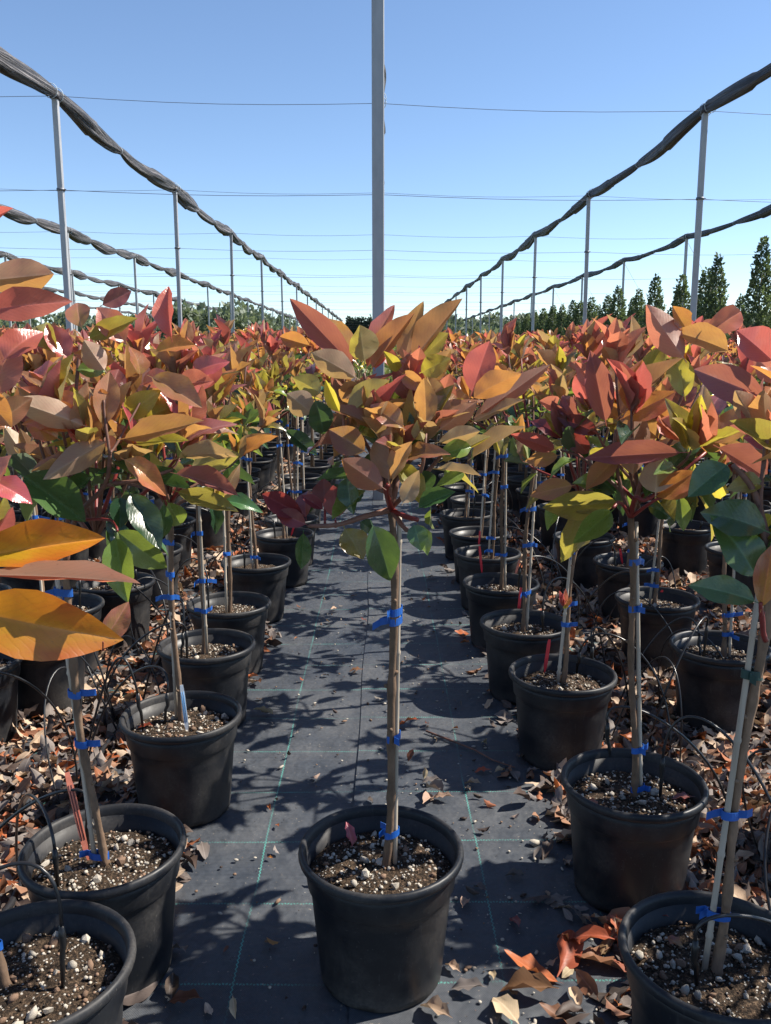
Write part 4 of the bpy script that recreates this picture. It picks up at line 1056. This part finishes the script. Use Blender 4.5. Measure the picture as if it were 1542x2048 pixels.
# loose loops of tube in the litter
for i, (cx, cy, sx) in enumerate(((.82, 2.2, 1), (.9, 2.6, 1), (.78, 3.0, 1), (.86, 1.75, 1), (-.8, 2.0, -1), (-.85, 2.5, -1), (-.78, 1.6, -1), (.95, 3.5, 1), (-.9, 3.1, -1))):
    g = random.Random(60+i); P = []
    r0 = g.uniform(.12, .2); a0 = g.uniform(0, 6.28)
    p0 = Vector((cx, cy, .014)); p3 = p0 + Vector((g.uniform(-.3, .3), g.uniform(-.3, .3), 0))
    P = bez(p0, p0 + Vector((g.uniform(-.2, .2), g.uniform(-.2, .2), .40)), p3 + Vector((g.uniform(-.2, .2), g.uniform(-.2, .2), .36)), p3, 24)
    m = MB(); m.tube(P, .0026, 6)
    tag(link('loose_drip_tube', m.mesh('loose_drip_tube', TUBE)), 'spare black drip tube looping up from the litter, %s' % ('conifer side' if sx > 0 else 'side without the conifers'), 'drip tube', 'spare drip loops, %s' % ('conifer side' if sx > 0 else 'side without conifers'))

# ------------------------------------------------------------------ fallen leaves
DKEYS = list(DM.keys())
def dry_one(g, L): return (g.randrange(len(DRY)), g.choices(DKEYS, (2.8, 3.0, 1.7, 4.2, 5.0))[0])
def dry_mat4(g, x, y, z, L):
    a = g.uniform(0, 6.28); tilt = g.gauss(0, .35); roll = g.gauss(0, .5) + (math.pi if g.random() < .5 else 0)
    return Matrix.Translation((x, y, z)) @ Matrix.Rotation(a, 4, 'Z') @ Matrix.Rotation(tilt, 4, 'X') @ Matrix.Rotation(roll, 4, 'Y') @ Matrix.Diagonal((L*g.uniform(.34, .5), L, L*.42, 1))
DRYME = []
for (v, f, uv) in DRY: DRYME.append(mesh_of('fallen_leaf', v, f, True, [DM['brown']], None, uv))
def low_z(me_v, M): return (np.asarray(me_v) @ np.array(M)[:3, :3].T)[:, 2].min()
potxy = np.array([(x, y) for _, x, y in pots])
def blocked(x, y, r=.118): return (((potxy - (x, y))**2).sum(1) < r*r).any()
def litter_density(x, y):
    ax = abs(x + (.0 if x < 0 else .0))
    if -.42 < x < .36: return 0
    e = .62 if x > 0 else .66
    if ax < .46: return .10
    return 1.0
g = random.Random(4242); cand = []
tries = 0
while len(cand) < 24000 and tries < 200000:
    tries += 1
    yy = 1.15 + 8.5*g.random()**1.5; xx = g.uniform(-1, 1)*(.47*yy + .25)
    if g.random() > litter_density(xx, yy): continue
    if blocked(xx, yy): continue
    if xx < 0 and g.random() < .40: continue
    cand.append((xx, yy))
cand.sort(key=lambda p: p[1])
VV = []; FF = []; UU = []; MM = []; base = 0; solo = 0
vis = [c for c in cand if abs(c[0]) < .44*c[1] + .05]
soloset = set(vis[:520:2][:235])
for (xx, yy) in cand:
    L = g.uniform(.032, .084)*(1 if yy < 4 else 1.3); var, c = dry_one(g, L); layer = .006 + .030*g.random()**1.6*(1 if abs(xx) > .52 else .15)
    M = dry_mat4(g, xx, yy, 0, L); dz = -low_z(DRY[var][0], M)
    if (xx, yy) in soloset:
        M = Matrix.Translation((0, 0, dz + .0035)) @ M
        o = bpy.data.objects.new('fallen_leaf', DRYME[var]); COL.objects.link(o); o.matrix_world = M
        o.material_slots[0].link = 'OBJECT'; o.material_slots[0].material = DM[c]
        w_ = {'tan': 'pale tan', 'brown': 'brown', 'rust': 'rust-red', 'grey': 'grey', 'dark': 'blackened'}[c]
        sd_ = 'on the conifer side' if xx > 0 else 'on the side without the conifers'
        tag(o, 'curled %s fallen leaf among the pots %s' % (w_, sd_), 'fallen leaf', '%s fallen leaves %s' % (w_, sd_)); continue
    M = Matrix.Translation((0, 0, dz*.6 + layer*.6)) @ M
    Ma = np.array(M); v, f, uv = DRYLOW[var]
    VV.append(v @ Ma[:3, :3].T + Ma[:3, 3]); fa = np.array(f) + base; FF.append(fa); UU.append(np.array(uv)); MM += [DKEYS.index(c)]*len(fa); base += len(v)
me = bulk_mesh('leaf_litter', np.concatenate(VV), np.concatenate(FF), [DM[k] for k in DKEYS], MM, np.concatenate(UU))
tag(link('leaf_litter', me), 'dense litter of dry brown and grey leaves between the pot rows', 'leaf litter', kind='stuff')
# leaves lying one by one on the path and in the pots
def path_leaf(px, py, ang, L, c, var, label, h=.004, tilt=0, roll=0, wr=.42, grp=None):
    p = on_plane(px, py, h); M0 = Matrix.Rotation(R(ang), 4, 'Z') @ Matrix.Rotation(R(tilt), 4, 'X') @ Matrix.Rotation(R(roll), 4, 'Y') @ Matrix.Diagonal((L*wr, L, L*.45, 1))
    dz = -low_z(DRY[var][0], M0); cen = (np.array(M0)[:3, :3] @ DRY[var][0].mean(0))
    o = bpy.data.objects.new('fallen_leaf', DRYME[var]); COL.objects.link(o)
    o.matrix_world = Matrix.Translation((p.x-cen[0], p.y-cen[1], h + dz)) @ M0
    o.material_slots[0].link = 'OBJECT'; o.material_slots[0].material = (DM.get(c) or LM[c])
    return tag(o, label, 'fallen leaf', grp)
PL = [
 (528,1430,80,.075,'tan',0,'pale pinkish-tan leaf standing on edge on the mat by the tagged left pots',25,60), (815,1455,70,.075,'rust',3,'orange-brown leaf with raised tip on the mat behind the lone tree',0,20),
 (517,1368,20,.06,'brown',0,'brown folded leaf on the mat level with the blue and white tag',0,0), (712,1344,80,.06,'brown',5,'flat brown leaf on the mat seam behind the lone stem',0,0), (530,1302,70,.05,'rust',2,'small orange leaf on the mat beside the third left pot',0,0),
 (862,1157,85,.06,'tan',5,'pale leaf on the far mat before the right pots',0,0), (982,1388,35,.06,'rust',0,'rust leaf lying against the base of a red tag pot',0,0), (930,1288,60,.05,'rust',1,'small rust leaf at the foot of the second red tag pot',0,0),
 (965,1545,85,.05,'rust',5,'dark rust leaf flat on the mat near the lone pot',0,0), (1000,1545,-50,.045,'tan',1,'tan rolled leaf on the mat near the lone pot',0,0),
 (1065,1950,70,.105,'rust',2,'large copper leaf on the mat between lone pot and leaning-stake pot',0,15), (1135,1915,-35,.125,'rust',0,'long twisted copper leaf on top of the leaf pile by the leaning-stake pot',20,35), (1170,1895,75,.11,'rust',3,'broad bright copper leaf touching the leaning-stake pot',10,0),
 (1195,1930,60,.11,'brown',0,'brown folded leaf tucked against the leaning-stake pot',15,30), (1055,1990,80,.11,'brown',1,'dark brown boat-shaped leaf below the copper leaf pile',0,0), (1240,1880,10,.085,'coral',0,'pinkish leaf leaning on the rim side of the leaning-stake pot',35,20),
 (1010,2030,20,.10,'tan',5,'long tan leaf at the foot of the lone pot',0,0), (935,1985,75,.07,'grey',0,'pale grey crumpled leaf near the base of the lone pot',0,0), (905,1940,40,.045,'tan',1,'small tan curled leaf right of the lone pot',0,0),
 (985,1955,0,.035,'tan',0,'tiny tan leaf beside the green mat thread',0,0), (870,2030,50,.075,'tan',1,'rolled tan leaf under the edge of the lone pot',0,0), (1150,2000,5,.055,'tan',4,'pale leaf scrap standing in the shade of the copper pile',20,0),
 (1120,2040,70,.07,'brown',2,'brown leaf at the front of the copper pile',0,0), (360,1910,30,.06,'grey',3,'grey crumpled leaf next to the pink-tag pot',0,25), (370,2010,80,.07,'brown',0,'reddish brown leaf in the shade between the left pots',0,0), (345,1985,10,.06,'dark',1,'dark curled leaf in the shade between the left pots',30,0),
 (555,1653,20,.022,'rust',0,'small orange leaf scrap on the green thread',0,0), (540,1717,60,.018,'rust',1,'tiny orange scrap on the mat left of the lone pot',0,0), (1030,1850,10,.05,'darkred',0,'dark red shrivelled leaf on the mat right of the lone pot',0,0),
 (870,1588,30,.085,'grey',4,'largest grey-tan shred in the heap behind the lone pot',0,0), (858,1605,-30,.07,'tan',1,'tan shred at the front of the heap behind the lone pot',0,0), (885,1600,70,.06,'tan',0,'flat tan shred right side of the heap behind the lone pot',0,0), (862,1568,80,.06,'grey',0,'grey shred at the back of the heap behind the lone pot',0,0),
 (945,1570,70,.05,'tan',1,'thin tan sliver across the green thread',0,0), (935,1580,20,.035,'tan',0,'short tan sliver beside the green thread',0,0), (960,1780,45,.04,'grey',1,'grey leaf sliver on the mat right of the lone pot',0,0), (1030,1755,75,.05,'grey',1,'long grey shred on the mat before the right pots',0,0), (930,1810,-20,.045,'tan',1,'slender tan leaf by the side of the lone pot',0,0),
]
for q in PL: path_leaf(q[0], q[1], q[2], q[3], q[4], q[5], q[6], tilt=q[7], roll=q[8])
path_leaf(700, 1688, 10, .052, 'red', 0, 'bright red fallen leaf standing in the soil of the lone pot', h=.214, tilt=60, roll=30)
path_leaf(1365, 1600, 75, .05, 'purple', 5, 'dull red leaf lying on soil of the straight-staked right pot', h=.216); path_leaf(1185, 1608, 20, .04, 'coral', 0, 'pink leaf at the soil edge of the straight-staked right pot', h=.216, tilt=10)
path_leaf(1346, 1890, 30, .045, 'bronze', 5, 'brown leaf flat on soil in the leaning-stake pot', h=.216); path_leaf(1320, 1836, 60, .03, 'red', 0, 'small red leaf in the leaning-stake pot', h=.216)
path_leaf(290, 1458, 80, .045, 'rust', 0, 'orange-brown curled leaf in the pot with the blue and white tag', h=.216)
g = random.Random(515)
for i in range(78):
    yy = 1.3 + 2.6*g.random()**1.2; xx = g.uniform(-.32, .52)**1 if g.random() < .75 else g.uniform(-.36, .0)
    if blocked(xx, yy, .15): continue
    c = g.choice(('tan', 'tan', 'grey', 'brown', 'rust', 'dark')); var = g.choice((1, 4, 5, 0)); L = g.uniform(.016, .042)
    M = dry_mat4(g, xx, yy, 0, L); M = Matrix.Translation((0, 0, .0040 - low_z(DRY[var][0], M))) @ M
    o = bpy.data.objects.new('leaf_scrap', DRYME[var]); COL.objects.link(o); o.matrix_world = M
    o.material_slots[0].link = 'OBJECT'; o.material_slots[0].material = DM[c]
    w_ = {'tan': 'pale tan', 'brown': 'brown', 'rust': 'rust-red', 'grey': 'grey', 'dark': 'blackened'}[c]
    tag(o, 'tiny %s leaf scrap lying on the open mat of the path' % w_, 'leaf scrap', '%s leaf scraps on the path' % w_)
# chips and grit strewn on the path
g = random.Random(99); V = []; Fq = []; MI = []; b = 0
for i in range(1500):
    yy = 1.25 + 3.2*g.random()**1.3; xx = g.uniform(-.4, .55)
    if blocked(xx, yy, .13): continue
    if g.random() < .5 and xx < 0: continue
    s = .0012 + .004*g.random()**3; el = g.uniform(.8, 2.6) if g.random() < .4 else 1; a = g.uniform(0, 6.28); ca, sa = math.cos(a), math.sin(a)
    for p in _iv:
        x0, y0, z0 = p.x*s*el, p.y*s, p.z*s*.6; V.append((xx + x0*ca - y0*sa, yy + x0*sa + y0*ca, .0035 + z0 + s*.4))
    Fq += [tuple(q+b for q in t) for t in ICO_F]; MI += [g.choice((0, 0, 1, 2))]*20; b += 12
tag(link('path_grit', mesh_of('path_grit', V, Fq, True, [PEB, PEBD, DM['dark']], MI)), 'grit and leaf crumbs strewn over the black mat', 'grit', kind='stuff')
for (px, py, s, lab) in ((1068, 1690, .013, 'rough pale pumice lump on the mat before the straight-staked right pot'), (1217, 1845, .010, 'pale pumice lump against the base of the straight-staked right pot'), (968, 1388, .006, 'pale pebble beside a rust leaf'), (947, 1495, .006, 'small cream pebble by the fallen twig'), (472, 1722, .0055, 'small pale pebble on the mat left of the lone pot')):
    p = on_plane(px, py, .003); o = link('pebble', PEBM[2]); o.location = (p.x, p.y, .003 + s*.55); o.scale = (s*1.2, s, s*.75); tag(o, lab, 'pebble')
m = MB(); P = [on_plane(a, b, .009) for a, b in ((852, 1462), (900, 1480), (950, 1500), (985, 1520), (1030, 1535))]; m.tube(P, [.003, .003, .0028, .0024, .0016], 6)
tag(link('fallen_twig', m.mesh('fallen_twig', TWIG)), 'thin dark twig lying on the mat between lone tree and red tag pot', 'twig')

# ------------------------------------------------------------------ background
def leafcloud(g, n, fn, size):
    """n folded leaf quads placed by fn(g) -> (point, outward)"""
    V = np.empty((n*4, 3)); k = 0
    for i in range(n):
        p, o = fn(g); d = Vector((g.gauss(0, 1), g.gauss(0, 1), g.gauss(0, 1)+.6)).normalized(); d = (d + o*.7).normalized()
        q = d.orthogonal().normalized(); q.rotate(Matrix.Rotation(g.uniform(0, 6.28), 3, d)); s = size*g.uniform(.6, 1.3)
        V[k] = p; V[k+1] = p + d*s*.5 + q*s*.3; V[k+2] = p + d*s; V[k+3] = p + d*s*.5 - q*s*.3; k += 4
    return V, np.arange(n*4).reshape(-1, 4)
CONV = []
for k in range(5):
    g = random.Random(500+k); bumps_ = [(g.uniform(.1, .95), g.uniform(0, 6.28), g.uniform(.6, 1.25)) for _ in range(26)]
    def fn(g, bumps_=bumps_):
        t = 1 - g.random()**.62; t = min(.995, max(.02, t)); a = g.uniform(0, 6.28)
        r = .43*(1-t)**.62*(1 if t > .12 else .55 + t*3.7)
        w_ = 1 + .28*math.sin(a*3 + t*23) + .18*math.sin(a*5 - t*41)
        r *= w_*(.55 + .45*g.random()**.5); return Vector((r*math.cos(a), r*math.sin(a), .12 + t*2.88)), Vector((math.cos(a), math.sin(a), .5))
    V, Fq = leafcloud(g, 5200, fn, .085); CONV.append(bulk_mesh('crown', V, Fq, [CONF], [0]*len(Fq), None, False))
mb = MB(); mb.tube([(0, 0, 0), (.01, 0, 1.2), (0, .01, 2.6)], [.035, .025, .006], 7); CTR = mb.mesh('trunk', BARK)
conif = [(1512, 480), (1425, 512), (1404, 540), (1357, 553), (1305, 552), (1272, 580), (1232, 574), (1212, 592), (1180, 596), (1158, 604), (1143, 602), (1122, 610), (1104, 612), (1085, 618), (1068, 622), (1052, 628)]
CL = {0: 'tallest columnar conifer standing at the near end of the conifer row', 1: 'pointed columnar conifer with a second top close beside it', 2: 'shorter columnar conifer pressed against a taller pointed one', 3: 'narrow columnar conifer growing in front of a net post', 4: 'broad-based columnar conifer next to the one in front of the post'}
g = random.Random(31)
for i, (px, py) in enumerate(conif):
    Xc = 9.8 + (.45 if i == 2 else 0) + g.uniform(-.12, .12); z = Xc*F/(px-760); p = at_depth(px, 690, z); h = at_depth(px, py, z).z
    e = empty('columnar_conifer', (p.x, p.y, 0), CL.get(i, 'small columnar conifer in the receding conifer row'), 'conifer', None if i in CL else 'receding conifers')
    s = h/3.0; ws = (1.3 if i < 6 else 1.5)*g.uniform(.85, 1.1); k = i % 5
    c = link('crown', CONV[k], e); c.scale = (ws, ws, s); c.rotation_euler.z = g.uniform(0, 6.28); t_ = link('trunk', CTR, e); t_.scale = (1, 1, s)
for i in range(26):                     # row behind
    y = 23 + i*2.3 + g.uniform(-.4, .4); x = 12.4 + g.uniform(-.3, .3)
    if x > .455*y + .6: continue
    e = empty('columnar_conifer', (x, y, 0), 'columnar conifer in the second conifer row beyond the posts', 'conifer', 'second row of conifers')
    s = g.uniform(.95, 1.25); ws = g.uniform(.95, 1.25); c = link('crown', CONV[g.randrange(5)], e); c.scale = (ws, ws, s); c.rotation_euler.z = g.uniform(0, 6.28); t_ = link('trunk', CTR, e); t_.scale = (1, 1, s)
# low shrubs beyond the bed
g = random.Random(61); blobs = []
for i in range(420):
    y = 27 + 55*g.random(); x = g.uniform(-.47*y-1, min(8.4 + (y-27)*.02, .47*y)); blobs.append((x, y, g.uniform(.5, .95)*(1 + (y-27)/70), g.uniform(.8, 1.35) + (y-27)*.014))
def fn(g):
    x, y, r, h = g.choice(blobs); a = g.uniform(0, 6.28); u = g.random(); zz = h*u; rr = r*math.sqrt(max(.02, 1-u**2.2))*(.6+.4*g.random())
    return Vector((x+rr*math.cos(a), y+rr*math.sin(a), zz)), Vector((math.cos(a), math.sin(a), .8))
V, Fq = leafcloud(g, 60000, fn, .26)
tag(link('shrub_field', bulk_mesh('shrub_field', V, Fq, [SHRUBF], [0]*len(Fq), None, False)), 'field of pale green nursery shrubs beyond the potted trees', 'shrubs', kind='stuff')
# far wood
g = random.Random(71); tb = []
for i in range(230):
    y = g.uniform(105, 170); x = g.uniform(-.5*y, .5*y); side = x/y
    hh = (g.uniform(2.6, 4.0) if -.1 < side < .06 else g.uniform(3.8, 6.2))*y/130
    tb.append((x, y, g.uniform(1.5, 3.0), hh))
def fn(g):
    x, y, r, h = g.choice(tb); a = g.uniform(0, 6.28); u = g.random()**.8; rr = r*math.sqrt(max(.03, 1-(2*u-.85)**2*.75))*(.45+.55*g.random())*(1+.25*math.sin(a*3+u*9+x))
    return Vector((x+rr*math.cos(a), y+rr*math.sin(a), .3 + h*u)), Vector((math.cos(a), math.sin(a), .6))
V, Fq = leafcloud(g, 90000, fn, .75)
tag(link('far_wood', bulk_mesh('far_wood', V, Fq, [TREEF], [0]*len(Fq), None, False)), 'far belt of haze-paled grey-green trees along the horizon', 'woodland', kind='stuff')
# trees one can tell apart in front of it
def field_tree(px, ytop, z, rad, label, mat=TREEF, grp=None, conic=False):
    p = at_depth(px, 700, z); h = at_depth(px, ytop, z).z; g = random.Random(int(px)); e = empty('field_tree', (p.x, p.y, 0), label, 'tree', grp)
    m = MB(); m.tube([(0, 0, 0), (.1, 0, h*.4), (0, .1, h*.85)], [.18, .12, .03], 7)
    for k in range(6): a = k*1.05; m.tube([(.05, 0, h*(.25+.08*k)), (rad*.6*math.cos(a), rad*.6*math.sin(a), h*(.45+.08*k))], [.07, .02], 5)
    link('trunk', m.mesh('trunk', BARK), e)
    cl_ = [(g.gauss(0, rad*.45), g.gauss(0, rad*.45), h*g.uniform(.35, .86), rad*g.uniform(.3, .55)) for _ in range(16)]
    def fn(g):
        if conic:
            t = 1-g.random()**.6; a = g.uniform(0, 6.28); r = rad*(1-t)**.7*(.5+.5*g.random()); return Vector((r*math.cos(a), r*math.sin(a), .2+t*(h-.3))), Vector((math.cos(a), math.sin(a), .4))
        x, y, zz, r = g.choice(cl_); d = Vector((g.gauss(0, 1), g.gauss(0, 1), g.gauss(0, .8))).normalized(); return Vector((x, y, zz)) + d*r*g.random()**.4, d
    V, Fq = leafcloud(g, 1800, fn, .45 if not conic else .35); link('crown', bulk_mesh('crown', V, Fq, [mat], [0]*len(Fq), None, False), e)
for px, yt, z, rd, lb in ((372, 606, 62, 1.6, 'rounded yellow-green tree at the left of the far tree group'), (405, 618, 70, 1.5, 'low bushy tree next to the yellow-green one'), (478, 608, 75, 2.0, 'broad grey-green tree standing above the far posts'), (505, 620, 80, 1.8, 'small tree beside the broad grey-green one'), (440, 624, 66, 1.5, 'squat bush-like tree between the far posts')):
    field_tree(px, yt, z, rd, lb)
for i, px in enumerate((697, 704, 712, 719, 726, 733, 741)):
    field_tree(px, 632 + (i % 3)*2, 110, .55, 'dark slender conifer in the little clump behind the path post', DPOPL, 'dark conifer clump', True)
